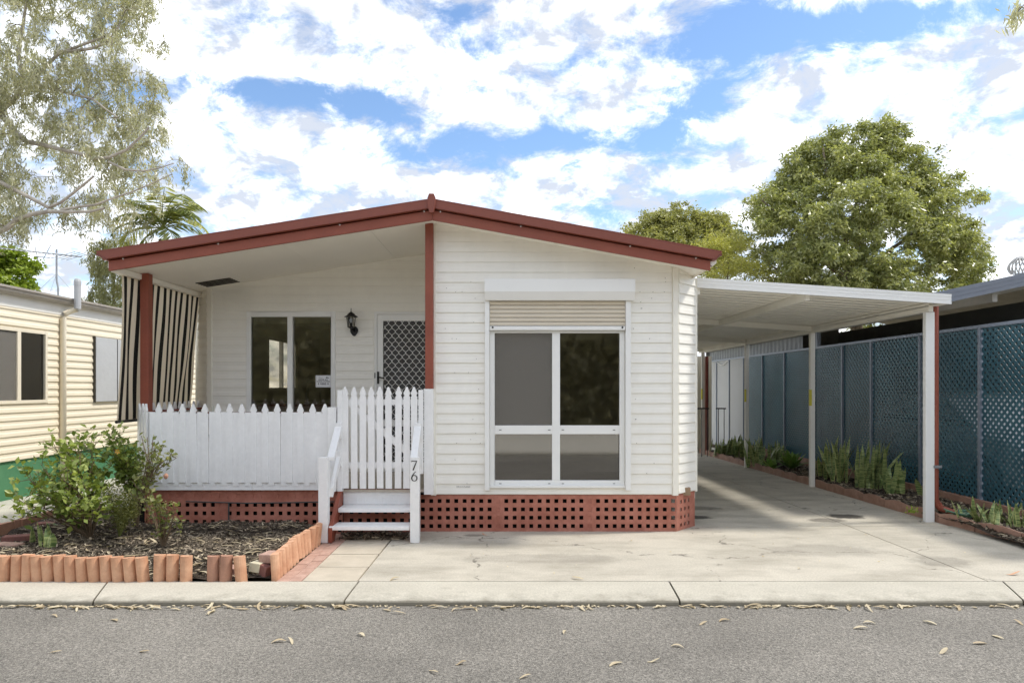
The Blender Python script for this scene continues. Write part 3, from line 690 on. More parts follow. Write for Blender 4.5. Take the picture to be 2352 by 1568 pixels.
# ---- roof
def gable_strip(mb, x0, x1, y0, y1, za, zb):
    """slab following the roof slope between heights za..zb above the ceiling line"""
    xs = sorted({x0, x1} | ({AX} if x0 < AX < x1 else set()))
    poly = [(x, y0, zs(x) + za) for x in xs] + [(x, y0, zs(x) + zb) for x in reversed(xs)]
    mb.prism(poly, (0, y1 - y0, 0))
roof = MB(); 
for a, b in ((-4.05, AX), (AX, 2.11)): gable_strip(roof, a, b, 6.72, 16.1, 0.112, 0.135)
roof = roof.build('roof', 'red_metal', house)
sof = [-3.94, -3.2, -2.3, -1.4, AX, 0.5, 1.4, 2.03]
for a, b in zip(sof[:-1], sof[1:]):
    mb = MB(); gable_strip(mb, a + .0015, b - .0015, 6.785, 10.0 if b < 0 else 16.0, 0.0, 0.012)
    mb.build('ceiling_sheet', 'soffit', roof)
mb = MB(); gable_strip(mb, -3.94, AX, 10.0, 16.0, 0.0, 0.012); mb.build('ceiling_sheet', 'soffit', roof)
FX0, FX1 = -3.947, 2.006
for a, b in ((FX0, AX - .001), (AX + .001, FX1)):
    mb = MB(); gable_strip(mb, a, b, 6.75, 6.782, -0.048, 0.050); mb.build('fascia_board', 'red_paint', roof, bevel=0.003)
# metal barge capping, ends cut at an angle
for s in (-1, 1):
    xe, xi = (-4.035, -3.935) if s < 0 else (2.103, 2.022)
    yf = 6.695
    def P(x, o, y): return (x, y, zs(x) + o)
    mb = MB().prism([P(xe, .137, yf), P(AX, .137, yf), P(AX, .060, yf), P(xi, .060, yf)], (0, 0.012, 0))
    mb.prism([P(xe, .139, yf), P(AX, .139, yf), P(AX, .151, yf), P(xe, .151, yf)], (0, 0.12, 0))
    mb.prism([P(xi, .058, yf + .004), P(AX, .058, yf + .004), P(AX, .068, yf + .004), P(xi, .068, yf + .004)], (0, 0.05, 0))
    mb.build('barge_capping', 'red_metal', roof)
# eave gutters along the sides
for s in (-1, 1):
    xe, xi = (-4.035, -3.935) if s < 0 else (2.103, 2.012)
    mb = MB().prism([(xe, 6.71, zs(xe) + .132), (xi, 6.71, zs(xe) + .132), (xi, 6.71, zs(xi) + .050), (xi + (-.04 if s < 0 else .04), 6.71, zs(xi) + .050)], (0, 9.4, 0))
    mb.build('gutter', 'red_metal', roof)
# white eave beams along both sides
B('eave_beam', 'soffit', roof, -3.945, -3.885, 6.785, 15.9, zs(-3.9) - .062, zs(-3.945) + .0, bevel=0.003)
B('eave_beam', 'soffit', roof, -3.975, -3.947, 6.79, 15.9, zs(-3.9) - .020, zs(-3.9) + .05)
mb = MB().prism([(2.00, 6.785, zs(2.0) - .03), (2.075, 6.785, zs(2.0) + .03), (2.075, 6.785, zs(2.0) + .06), (2.0, 6.785, zs(2.0) + .06)], (0, 8, 0)); mb.build('eave_beam', 'soffit', roof)
# ridge end cap
rz = zs(AX)
MB().prism([(AX - .024, 6.668, rz + .192), (AX + .024, 6.668, rz + .192), (AX + .040, 6.668, rz + .150), (AX + .040, 6.668, rz + .090), (AX + .022, 6.668, rz + .004), (AX - .022, 6.668, rz + .004), (AX - .040, 6.668, rz + .090), (AX - .040, 6.668, rz + .150)], (0, .026, 0)).build('ridge_cap', 'red_metal', roof, bevel=0.006)
for x in (-3.80, -2.86, -1.66, AX - .08, AX + .08, 0.13, 1.21, 1.86):
    MB().lathe((x, 6.742, zs(x) + .046), [(0.0075, 0.0), (0.0075, 0.010)], 8, 'Y').build('screw', 'white_metal', roof)
# ceiling vent
vx = -3.5
v = MB()
for k in range(5):
    yv = 8.09 + k * .068; v.prism([(vx - .20, yv, zs(vx - .2) - .010), (vx - .20, yv + .05, zs(vx - .2) - .004), (vx + .20, yv + .05, zs(vx + .2) - .004), (vx + .20, yv, zs(vx + .2) - .010)], (0, 0, .006))
v = v.build('ceiling_vent', 'vent_dark', roof)
# timber posts: red above, white below
def redpost(x0, x1, y0, y1, zb, zt, zw):
    o = B('post', 'red_paint', house, x0, x1, y0, y1, zw, zt, bevel=0.004)
    return o
redpost(-3.905, -3.815, 7.25, 7.34, 0, zs(-3.86) - .002, 0.45)
redpost((976.3 - CX) * 7.04 / F, (994.6 - CX) * 7.04 / F, 7.04, 7.11, 0, zs(-0.80) - 0.0, 1.490)
B('post_base', 'white_paint', house, (973.5 - CX) * 7.02 / F, (995 - CX) * 7.02 / F - .001, 7.02, 7.112, 0.40, 1.488, bevel=0.004)

# ---- skirting of square-hole lattice
def skirt(p0, p1, z0, z1, pitch, hole, zrow0, nrow, s_first, ncol, filled=(), fillrows=(), name='skirting_panel', thick=0.014, m='red_lattice', ret=None):
    p0 = Vector((*p0, 0)); p1 = Vector((*p1, 0)); Ln = (p1 - p0).length; d = (p1 - p0) / Ln; nrm = Vector((d.y, -d.x, 0))
    se = [0.0]; 
    for c in range(ncol):
        a = s_first + c * pitch
        if a + hole < Ln - 0.004: se += [a, a + hole]
    se.append(Ln)
    ze = [z0]
    for r in range(nrow): ze += [zrow0 + r * pitch, zrow0 + r * pitch + hole]
    ze.append(z1)
    def P(s, z, o=0.0): return p0 + d * s + nrm * o + Vector((0, 0, z))
    mb = MB()
    for i in range(len(se) - 1):
        for j in range(len(ze) - 1):
            a, b, c, e = se[i], se[i + 1], ze[j], ze[j + 1]
            if i % 2 == 1 and j % 2 == 1:
                col, rw = i // 2, j // 2
                fill = col in filled or rw in fillrows
                dep = -0.007 if fill else -thick
                for q in ((P(a, c), P(b, c), P(b, c, dep), P(a, c, dep)), (P(b, c), P(b, e), P(b, e, dep), P(b, c, dep)), (P(b, e), P(a, e), P(a, e, dep), P(b, e, dep)), (P(a, e), P(a, c), P(a, c, dep), P(a, e, dep))):
                    mb.add(q, [(0, 1, 2, 3)])
                if fill: mb.add((P(a, c, dep), P(b, c, dep), P(b, e, dep), P(a, e, dep)), [(0, 1, 2, 3)])
            else: mb.add((P(a, c), P(b, c), P(b, e), P(a, e)), [(0, 1, 2, 3)])
    return mb.build(name, m, house, recalc=False)
SP = 0.0872; SH = 0.0415
s0 = -0.95
skirt((s0, FY + .004), (1.765, FY + .004), -0.02, WBOT - .004, SP, SH, 0.035, 4, 0.043, 31, filled={9, 20})
skirt((1.767, FY + .006), (2.035, 7.425), -0.02, WBOT - .004, SP * 0.93, SH * 0.9, 0.035, 4, 0.075, 3)
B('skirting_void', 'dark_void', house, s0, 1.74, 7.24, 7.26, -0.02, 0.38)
skirt((-3.683, 7.035), (-1.70, 7.035), -0.03, 0.452, SP, SH, 0.012, 5, 0.10, 22, filled={7}, fillrows={4})
skirt((-3.935, 7.29), (-3.686, 7.037), -0.03, 0.452, SP, SH, 0.012, 5, 0.05, 3, fillrows={4})
skirt((-1.70, 7.078), (-0.93, 7.078), -0.03, 0.42, SP, SH, 0.105, 3, 0.06, 9)
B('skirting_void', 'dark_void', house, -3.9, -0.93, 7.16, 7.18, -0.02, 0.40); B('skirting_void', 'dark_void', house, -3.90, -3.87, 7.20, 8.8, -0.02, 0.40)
# deck boards
for k in range(14):
    ya = 7.04 + k * 0.105
    B('deck_board', 'deck_grey', house, -3.93 + (0.25 - k * 0.105 if k < 3 else 0), -0.81, ya, ya + .099, 0.425, 0.452)
B('deck_edge', 'red_deck', house, -1.72, -0.95, 7.045, 7.070, 0.425, 0.456)

# ================================================================== PORCH FENCE, GATE, STEPS
def picket_mesh(name, w, z0, z1, th=0.018):
    pr = [(.08, 0), (.17, -.008), (.22, -.020), (.28, -.032), (.44, -.056), (.50, -.066), (.50, -.074), (.36, -.086), (.36, -.092), (.5, -.104)]
    pts = [(w * a, -th / 2, z1 + b) for a, b in pr] + [(w / 2, -th / 2, z0)] + [(-w / 2, -th / 2, z0)] + [(-w * a, -th / 2, z1 + b) for a, b in reversed(pr)]
    return MB().prism(pts, (0, th, 0)).mesh(name)
fence = thing('picket_fence', 'white picket fence closing the front and left side of the porch', 'fence', (-2.7, 7.0, 0.45))
def put(me, name, m, parent, loc, rz=0):
    o = link(name, me, m, parent, Vector(loc) - WL[parent.name]); o.rotation_euler.z = rz; o.rotation_euler.y = random.gauss(0, .0035); return o
pk = picket_mesh('picket', 0.066, 0.531, 1.335)
fb = MB().box(-.031, .031, -.006, .006, .50, 1.252).mesh('infill_board')
sx = [387 + 28.95 * k for k in range(15)]
fp = None
PYF = 6.985
for k, s in enumerate(sx):
    x = (s / 1.0629 - CX) * PYF / F
    put(pk, 'picket', 'white_paint', fence, (x, PYF, random.uniform(-.003, .003)), 0)
    put(fb, 'infill_board', 'white_paint', fence, (x + 0.0605, PYF + .0085, random.uniform(-.004, .004)))
x = (sx[0] / 1.0629 - CX) * PYF / F
put(fb, 'infill_board', 'white_paint', fence, (x - 0.0605, PYF + .0085, 0))
B('rail', 'white_paint', fence, -3.68, -1.735, PYF + .03, PYF + .065, 1.10, 1.18); B('rail', 'white_paint', fence, -3.68, -1.735, PYF + .03, PYF + .065, 0.58, 0.66)
B('base_board', 'white_paint', fence, -3.683, -2.62, PYF + .010, PYF + .032, 0.452, 0.545); B('base_board', 'white_paint', fence, -2.616, -1.74, PYF + .010, PYF + .032, 0.452, 0.545)
B('capping', 'red_deck', fence, -3.66, -1.75, PYF + .03, PYF + .085, 1.232, 1.250)
for k in range(3):                                        # chamfered corner
    t = (k + 0.35) / 3; put(pk, 'picket', 'white_paint', fence, (-3.695 - .25 * t, 7.00 + .27 * t, 0), R(-45))
MB().prism([(-3.683, 7.008, .452), (-3.935, 7.268, .452), (-3.935, 7.268, 1.252), (-3.683, 7.008, 1.252)], (.012, .012, 0)).build('corner_panel', 'white_paint', fence)
for k in range(12):                                       # left side run
    put(pk, 'picket', 'white_paint', fence, (-3.945, 7.36 + k * .122, 0), R(90))
B('rail', 'white_paint', fence, -3.93, -3.895, 7.30, 8.78, 1.10, 1.18); B('rail', 'white_paint', fence, -3.93, -3.895, 7.30, 8.78, .58, .66)
B('capping', 'red_deck', fence, -3.93, -3.86, 7.30, 8.78, 1.232, 1.250)
# end posts of the fence beside the steps
B('end_post', 'white_paint', fence, -1.742, -1.690, 6.975, 7.06, 0.44, 1.475, bevel=0.004)
B('end_post', 'white_paint', fence, (211 / 3.4075 + 740 - 0) / 1.0629 * 7.0 / F - CX * 7.0 / F, -1.752, 6.955, 7.035, 0.44, 1.300, bevel=0.004)

gate = thing('porch_gate', 'white picket gate with diagonal brace at the top of the steps', 'gate', (-1.3, 7.0, 0.46))
gpk = picket_mesh('gate_picket', 0.0655, 0.470, 1.510, .016)
GY = 6.992
for k in range(9):
    x = ((740 + (355 + 72.1 * k) / 3.4075) / 1.0629 - CX) * GY / F
    put(gpk, 'picket', 'white_paint', gate, (x, GY, random.uniform(-.002, .002)))
B('rail', 'white_paint', gate, -1.675, -0.915, GY + .009, GY + .034, 1.322, 1.382); B('rail', 'white_paint', gate, -1.675, -0.915, GY + .009, GY + .034, 0.675, 0.738)
MB().prism([(-1.640, GY + .010, 1.321), (-1.560, GY + .010, 1.321), (-0.915, GY + .010, 0.792), (-0.915, GY + .010, 0.739), (-0.965, GY + .010, 0.739)], (0, .022, 0)).build('brace', 'white_paint', gate)
MB().box(-1.690, -1.672, GY - .012, GY + .0, 1.02, 1.06).build('latch', 'white_metal', gate)

steps = thing('porch_steps', 'white wooden porch steps with red stringers and handrails', 'steps', (-1.3, 6.8, 0))
NX = [(-1.832, -1.742), (-0.944, -0.856)]
for i, (a, b) in enumerate(NX):
    nw = B('newel_post', 'white_paint', steps, a, b, 6.60, 6.69, 0.0, 0.826, bevel=0.004)
    if i == 1: NEWEL = nw
# handrails and mid rails
for (x, nx_) in ((-1.735, 0), (-0.905, 1)):
    xr = (-1.725 if nx_ == 0 else -0.915)
    mb = MB().prism([(xr - .035, 6.66, .790), (xr + .035, 6.66, .790), (xr + .035, 6.66, .825), (xr - .035, 6.66, .825)], (0.0 if nx_ else .0, .30, .29)); mb.build('handrail', 'white_paint', steps, bevel=.003)
    B('rail_block', 'white_paint', steps, xr - .03, xr + .03, 6.95, 6.975, .98, 1.14, bevel=.003)
    mb = MB().prism([(xr - .018, 6.68, .430), (xr + .018, 6.68, .430), (xr + .018, 6.68, .520), (xr - .018, 6.68, .520)], (0, .29, .30)); mb.build('mid_rail', 'white_paint', steps, bevel=.003)
    B('rail_block', 'white_paint', steps, xr - .03, xr + .03, 6.95, 6.975, .70, .86, bevel=.003)
B('gate_post', 'white_paint', steps, (960 / 3.4075 + 740) / 1.0629 * 6.99 / F - CX * 6.99 / F, (999 / 3.4075 + 740) / 1.0629 * 6.99 / F - CX * 6.99 / F, 6.98, 7.015, 0.62, 1.478, bevel=.003)
# stringers
for (a, b) in ((-1.738, -1.700), (-0.946, -0.908)):
    MB().prism([(a, 6.605, 0.0), (a, 6.70, 0.0), (a, 7.07, 0.34), (a, 7.07, 0.47), (a, 7.02, 0.47), (a, 6.605, 0.135)], (b - a, 0, 0)).build('stringer', 'red_paint', steps, bevel=.003)
B('tread', 'white_paint', steps, -1.735, -0.950, 6.615, 6.83, .118, .157, bevel=.005); B('tread', 'white_paint', steps, -1.699, -0.948, 6.835, 7.06, .252, .293, bevel=.005)
rp = skirt((-1.699, 7.062), (-0.948, 7.062), .294, .424, .0872, .040, .318, 1, .055, 7, fillrows={0}, name='riser', m='white_paint')
rp.parent = steps; rp.location = WL[house.name] - WL[steps.name]
# house number on the right newel
def ribbon(pts, widths, y, th=.003):
    mb = MB(); n = len(pts); L_ = []; R_ = []
    for i, (x, z) in enumerate(pts):
        a = Vector(pts[max(0, i - 1)]); b = Vector(pts[min(n - 1, i + 1)]); t = (b - a).normalized(); nn = Vector((-t.y, t.x)) * widths[i] / 2
        L_.append((x + nn.x, z + nn.y)); R_.append((x - nn.x, z - nn.y))
    for i in range(n - 1):
        q = [(L_[i][0], y, L_[i][1]), (L_[i + 1][0], y, L_[i + 1][1]), (R_[i + 1][0], y, R_[i + 1][1]), (R_[i][0], y, R_[i][1])]
        mb.prism(q, (0, -th, 0))
    return mb
cx = -0.902; yN = 6.598
def z76(c): return EYE - ((900 + c / 3.4075) / 1.0629 - HY) * 6.6 / F
t7, b7, t6, b6 = z76(762), z76(842), z76(852), z76(932)
seven = ribbon([(cx - .027, t7 - .004), (cx + .024, t7 - .004)], [.008, .006], yN); s2 = ribbon([(cx + .024, t7 - .002), (cx + .004, (t7 + b7) / 2 - .005), (cx - .012, b7)], [.006, .011, .012], yN); seven.add(s2.v, s2.f)
s3 = ribbon([(cx - .026, t7), (cx - .026, t7 - .016)], [.004, .002], yN); seven.add(s3.v, s3.f)
seven.build('house_number_7', 'number_black', NEWEL, recalc=False).name = 'house_number'
six = MB(); pts = []; wd = []
zc = b6 + .0285
for k in range(25):
    a = 2 * math.pi * k / 24; pts.append((cx + .0255 * math.cos(a), zc + .0275 * math.sin(a))); wd.append(.0055 + .0055 * abs(math.cos(a)))
r1 = ribbon(pts, wd, yN); six.add(r1.v, r1.f)
r2 = ribbon([(cx + .016, t6), (cx - .004, t6 - .018), (cx - .019, t6 - .042), (cx - .0255, zc)], [.004, .008, .011, .011], yN); six.add(r2.v, r2.f)
six.build('house_number', 'number_black', NEWEL, recalc=False)

# ================================================================== WALL LANTERN
lc = at(807, 735, 8.40); LX, LY = lc.x, 8.385
lamp = thing('wall_lantern', 'black six sided carriage lantern on the porch wall beside the door', 'lamp', (LX, LY, 2.16))
zt = EYE - (707 - HY) * 8.39 / F; zb = EYE - (768 - HY) * 8.39 / F
H = zt - zb
def lz(c): return zt - (c - 340) / (1355 - 340) * H
MB().lathe((LX, LY, 0), [(.001, lz(345)), (.004, lz(360)), (.004, lz(420)), (.008, lz(440)), (.004, lz(455)), (.006, lz(485)), (.018, lz(510)), (.040, lz(560)), (.052, lz(620)), (.082, lz(665)), (.084, lz(690)), (.058, lz(690))], 6).build('cap', 'lamp_black', lamp)
cage = MB()
for k in range(6):
    a = 2 * math.pi * k / 6
    cage.tube([(LX + .055 * math.cos(a), LY + .055 * math.sin(a), lz(690)), (LX + .040 * math.cos(a), LY + .040 * math.sin(a), lz(1075))], .0042, 5)
cage.build('cage', 'lamp_black', lamp)
MB().lathe((LX, LY, 0), [(.052, lz(695)), (.038, lz(1070))], 6).build('glass', 'lamp_glass', lamp)
MB().lathe((LX, LY, 0), [(.015, lz(1070)), (.015, lz(915)), (.010, lz(910))], 12).build('bulb_holder', 'lamp_black', lamp)
MB().lathe((LX, LY, 0), [(.010, lz(910)), (.020, lz(860)), (.022, lz(800)), (.014, lz(745)), (.002, lz(725))], 12).build('bulb', 'curtain', lamp, smooth=True)
MB().lathe((LX, LY, 0), [(.044, lz(1065)), (.046, lz(1080)), (.030, lz(1105)), (.014, lz(1125)), (.010, lz(1160)), (.002, lz(1180))], 6).build('base', 'lamp_black', lamp)
mb = MB().tube([(LX, LY, lz(1150)), (LX + .006, LY + .02, lz(1215)), (LX + .014, LY + .06, lz(1210)), (LX + .018, BY - .03, lz(1150))], [.009, .010, .010, .011], 8); mb.build('arm', 'lamp_black', lamp, smooth=True)
MB().prism([(LX + .018 + .050 * math.sin(a) * (1 if abs(a) < 2.2 else .8), BY - .02, lz(1180) + (.055 * math.cos(a) if a < 2.2 and a > -2.2 else .07 * math.cos(a))) for a in [math.pi * 2 * k / 16 - math.pi for k in range(16)]], (0, -.014, 0)).build('back_plate', 'lamp_black', lamp, bevel=.004)

# ================================================================== PAPER SIGN on the glass
sg0 = at(724.4, 889, 8.506); sg1 = at(759, 861.5, 8.506); SYY = BY + .020
W_, H_ = sg1.x - sg0.x, sg1.z - sg0.z
sign = thing('delivery_notice', 'white paper notice LEAVE ALL PACKAGES AND DELIVERIES HERE on the porch window', 'sign', (sg0.x, SYY, sg0.z))
B('sheet', 'paper', sign, sg0.x, sg1.x, SYY, SYY + .001, sg0.z, sg1.z)
def text_mesh(body, size, cxx, zz, y, width=None, bold=0.0, shear=0):
    cu = bpy.data.curves.new('txt', 'FONT'); cu.body = body; cu.size = size; cu.align_x = 'CENTER'; cu.offset = bold; cu.shear = shear; cu.resolution_u = 3
    o = bpy.data.objects.new('txt', cu); COL.objects.link(o)
    dg = bpy.context.evaluated_depsgraph_get(); dg.update()
    me = bpy.data.meshes.new_from_object(o.evaluated_get(dg)); bpy.data.objects.remove(o); bpy.data.curves.remove(cu)
    co = np.array([v.co[:] for v in me.vertices]); 
    if width: k = width / (co[:, 0].max() - co[:, 0].min())
    else: k = 1
    mb = MB(); mb.v = [(cxx + x * k, y, zz + yy) for x, yy, _ in co]; mb.f = [tuple(p.vertices) for p in me.polygons]
    bpy.data.meshes.remove(me); return mb
scx = (sg0.x + sg1.x) / 2; yt = SYY - .0012
def tz(c): return sg1.z - (c - 560) / 460 * H_
def line(body, c, hpx, wpx, bold=.0, m='ink', cxp=760, shear=0, name='lettering'):
    k = W_ / 580
    text_mesh(body, hpx / 460 * H_ / 0.70, sg0.x + (cxp - 470) * k, tz(c), yt, wpx * k, bold * 1.0, shear).build(name, m, sign, recalc=False)
line('Please', 672, 42, 165, m='ink_grey', cxp=655, shear=.3)
line('LEAVE ALL', 760, 56, 370, bold=.0006); line('PACKAGES & DELIVERIES', 818, 36, 510, bold=.0005); line('HERE', 915, 58, 230, bold=.0008); line('THANK YOU', 953, 12, 170, m='ink_grey')
k_ = W_ / 580
def sp(a, b): return (sg0.x + (a - 470) * k_, yt, tz(b))
def flat(poly, m='ink', name='symbol'): MB().add([sp(*p) for p in poly], [tuple(range(len(poly)))]).build(name, m, sign, recalc=False)
for c in (577, 945):
    flat([(c - 12, 855), (c + 12, 855), (c + 14, 880), (c + 32, 880), (c, 925), (c - 32, 880), (c - 14, 880)], name='arrow')
flat([(862, 630), (930, 630), (930, 662), (862, 668)], name='truck'); flat([(932, 640), (952, 640), (970, 655), (970, 668), (932, 666)], name='truck')
for c in (880, 950): flat([(c + 9 * math.cos(a), 670 + 9 * math.sin(a)) for a in [k * math.pi / 4 for k in range(8)]], name='wheel_symbol')
for (a, b, c, d) in ((495, 592, 1030, 597), (495, 978, 1030, 983), (495, 592, 500, 983), (1025, 592, 1030, 983)): flat([(a, b), (c, b), (c, d), (a, d)], 'ink_grey', 'border_line')
# small lettering on the front cladding
zz = EYE - (1187 / 1.0629 + 1 - HY) * 7.11 / F
nm = text_mesh('DALE PUTLAND', .024, ((1131) / 1.0629 - CX) * 7.11 / F, zz - .006, FY - .0175, .142, 0.0)
nm.build('name_lettering', 'ink_grey', fw, recalc=False)

# ================================================================== STRIPED BLIND
blind = thing('awning_blind', 'black and cream striped canvas blind hanging on the left side of the porch', 'blind', (-3.95, 7.9, 1.1))
nu, nv = 120, 40
V = []; ST = []
for i in range(nu + 1):
    u = i / nu
    for j in range(nv + 1):
        v = j / nv
        y = 6.98 + u * 1.78
        ztop_ = zs(-3.9) - .045; z = ztop_ - v * (ztop_ - 1.165)
        out = .015 + v * (.045 + .10 * u)
        amp = (.002 + .010 * math.sin(math.pi * min(1, v * 1.05)))
        fold = amp * (math.sin(u * 24 + 2.2 * v + .9 * math.sin(5 * v + u * 3)) + .55 * math.sin(u * 39 - 3.3 * v + 1.3))
        yy = y + .018 * v * math.sin(u * 17 + v * 4)
        V.append((-3.93 - out + fold, yy, z)); ST.append(u * 13.0 + .30)
Q = [(i * (nv + 1) + j, (i + 1) * (nv + 1) + j, (i + 1) * (nv + 1) + j + 1, i * (nv + 1) + j + 1) for i in range(nu) for j in range(nv)]
me = fast_mesh('canvas', np.array(V) - np.array(WL[blind.name]), Q)
a_ = me.attributes.new('stripe', 'FLOAT', 'POINT'); a_.data.foreach_set('value', np.array(ST, dtype=np.float32))
me.polygons.foreach_set('use_smooth', [True] * len(me.polygons)); link('canvas', me, 'striped_canvas', blind)
MB().tube([(-3.985, 6.95, 1.150), (-4.085, 8.80, 1.150)], .016, 8).build('bottom_rail', 'black_metal', blind)
B('head_rail', 'eave_white', blind, -3.985, -3.95, 6.95, 8.80, zs(-3.9) - .06, zs(-3.9) - .025)

# planter on the porch
pot = thing('planter_pot', 'small grey planter pot with thin green plant beside the porch corner', 'planter', (-3.55, 8.2, .452))
MB().lathe((-3.55, 8.2, .452), [(.06, 0), (.085, .16), (.092, .17), (.08, .172), (.07, .14)], 16).build('pot', 'white_board', pot)
st = MB().box(-3.68, -3.42, 8.08, 8.32, .452 + .0, .452 + .0); 
mb = MB()
for k in range(9):
    a = random.uniform(0, 6.28); r = random.uniform(.03, .1); h = random.uniform(.5, .85)
    mb.tube([(-3.55, 8.2, .6), (-3.55 + r * .4 * math.cos(a), 8.2 + r * .4 * math.sin(a), .6 + h * .6), (-3.55 + r * math.cos(a) * 1.6, 8.2 + r * math.sin(a) * 1.6, .6 + h)], [.006, .005, .001], 4)
mb.build('leaves', 'bin_green', pot)

# ================================================================== CARPORT
car = thing('carport', 'white metal lean-to carport with slim posts beside the house', 'carport', (4.7, 9, 0))
def cz(x): return 2.689 - 0.0652 * (x - 2.05)
CY0, CY1 = 7.40, 16.9
# ribbed roof sheets (ribs run away from the house)
def ribbed(x0, x1, y0, y1, zf, parent, name, m, pitch=.20, rib=.028):
    prof = []; y = y0
    while y < y1:
        prof += [(y, 0), (y + pitch * .62, 0), (y + pitch * .70, rib), (y + pitch * .92, rib)]; y += pitch
    vs = []
    for (yy, dz) in prof: vs += [(x0, yy, zf(x0) + dz), (x1, yy, zf(x1) + dz)]
    fs = [(2 * i, 2 * i + 1, 2 * i + 3, 2 * i + 2) for i in range(len(prof) - 1)]
    mb = MB(); mb.add(vs, fs); return mb.build(name, m, parent, recalc=False)
ribbed(2.06, 4.80, CY0 + .02, CY1, lambda x: cz(x) - .062, car, 'roof_sheet', 'carport_white')
fz = MB()
for (o0, o1, yo) in ((0.0, -.026, .0), (-.026, -.034, .006), (-.034, -.062, .001), (-.062, -.070, .006), (-.070, -.104, .0)):
    fz.prism([(2.055, CY0 + yo, cz(2.055) + o0), (4.812, CY0 + yo, cz(4.812) + o0), (4.812, CY0 + yo, cz(4.812) + o1), (2.055, CY0 + yo, cz(2.055) + o1)], (0, .020 - yo, 0))
fz.prism([(2.055, CY0 - .001, cz(2.055) + .004), (4.812, CY0 - .001, cz(4.812) + .004), (4.812, CY0 - .001, cz(4.812) - .003), (2.055, CY0 - .001, cz(2.055) - .003)], (0, .06, 0))
fz.build('fascia', 'white_metal', car)
B('gutter', 'carport_white', car, 4.785, 4.812, CY0 + .021, CY1, cz(4.8) - .10, cz(4.8) + .002)
B('gutter', 'carport_white', car, 4.70, 4.785, CY0 + .021, CY1, cz(4.8) - .102, cz(4.8) - .094)
posts_y = [7.64, 10.58, 13.48, 16.5]
B('beam', 'carport_white', car, 4.700, 4.752, 7.62, CY1 - .1, cz(4.73) - .165, cz(4.73) - .066, bevel=.004)
B('beam', 'carport_white', car, 2.06, 2.10, 7.45, CY1 - .1, cz(2.08) - .17, cz(2.08) - .066)
B('beam', 'carport_white', car, 3.27, 3.32, 7.50, CY1 - .1, cz(3.3) - .150, cz(3.3) - .064)
for y in posts_y[1:]:
    MB().prism([(2.10, y - .025, cz(2.1) - .068), (4.70, y - .025, cz(4.7) - .068), (4.70, y - .025, cz(4.7) - .148), (2.10, y - .025, cz(2.1) - .148)], (0, .05, 0)).build('cross_beam', 'carport_white', car)
for i, y in enumerate(posts_y):
    w = .10 if i == 0 else .076
    p = B('post', 'white_metal' if i == 0 else 'carport_white', car, 4.73 - w / 2, 4.73 + w / 2, y, y + .06, gz(y) - .02, cz(4.73) - .166, bevel=.006)
    if i: B('reflector_strip', 'yellow_strip', p, 4.73 - w / 2 - .002, 4.73 - w / 2 + .022, y - .002, y + .055, 1.22, 1.47)
dp = MB().tube([(4.815, 7.69, cz(4.8) - .09), (4.815, 7.69, .26), (4.825, 7.69, .20), (4.87, 7.67, .145), (4.95, 7.62, .115), (5.0, 7.60, .105)], .036, 10)
dp = dp.build('downpipe', 'red_paint', car, smooth=False)
for k in range(5): MB().tube([(4.815 + .012 * k, 7.69 - .004 * k, .235 - .020 * k), (4.815 + .012 * k + .004, 7.69 - .004 * k, .229 - .020 * k)], .040, 10).build('elbow_ring', 'red_paint', dp)
B('pipe_clip', 'galv', dp, 4.765, 4.862, 7.640, 7.655, .60, .63)
mb = MB().tube([(4.80, 16.45, 2.25), (4.80, 16.45, -.1)], .04, 8); mb.build('downpipe', 'red_deck', car)
# low black gate at the far end
rg = thing('side_gate', 'low black metal railing at the far end of the carport', 'gate', (3.9, 15.8, -.1))
for (xa, xb) in ((4.30, 4.66), (4.82, 5.05)):
    MB().bar((xa, 15.8, 1.02), (xb, 15.8, 1.02), .03, .03).build('rail', 'black_metal', rg)
    k = xa + .06
    while k < xb: MB().bar((k, 15.8, -.1), (k, 15.8, 1.02), .014, .014, (0, 1, 0)).build('baluster', 'black_metal', rg); k += .13
rw = MB().box(4.25, 5.2, 17.4, 17.5, -.2, 2.3).build('garden_wall', 'cream_siding'); tag(rw, 'pale yellow wall panel closing the far end of the carport', 'wall')

# ================================================================== LATTICE FENCE on the right
FXX = 5.87; FT = 2.265
lf = thing('lattice_fence', 'tall dark teal lattice screen fence in steel frames beside the driveway', 'fence', (FXX, 12, 0))
ups = [6.10, 7.28, 8.47, 9.70, 11.0, 11.95, 13.05, 14.45, 15.7, 16.95, 18.05, 19.15, 20.3]
def clip(poly, y0, y1, z0, z1):
    for ax, lim, sg in ((0, y0, 1), (0, y1, -1), (1, z0, 1), (1, z1, -1)):
        out = []
        for i in range(len(poly)):
            a, b = poly[i], poly[(i + 1) % len(poly)]
            ia, ib = (a[ax] - lim) * sg >= 0, (b[ax] - lim) * sg >= 0
            if ia: out.append(a)
            if ia != ib:
                t = (lim - a[ax]) / (b[ax] - a[ax]); out.append((a[0] + t * (b[0] - a[0]), a[1] + t * (b[1] - a[1])))
        poly = out
        if not poly: return []
    return poly
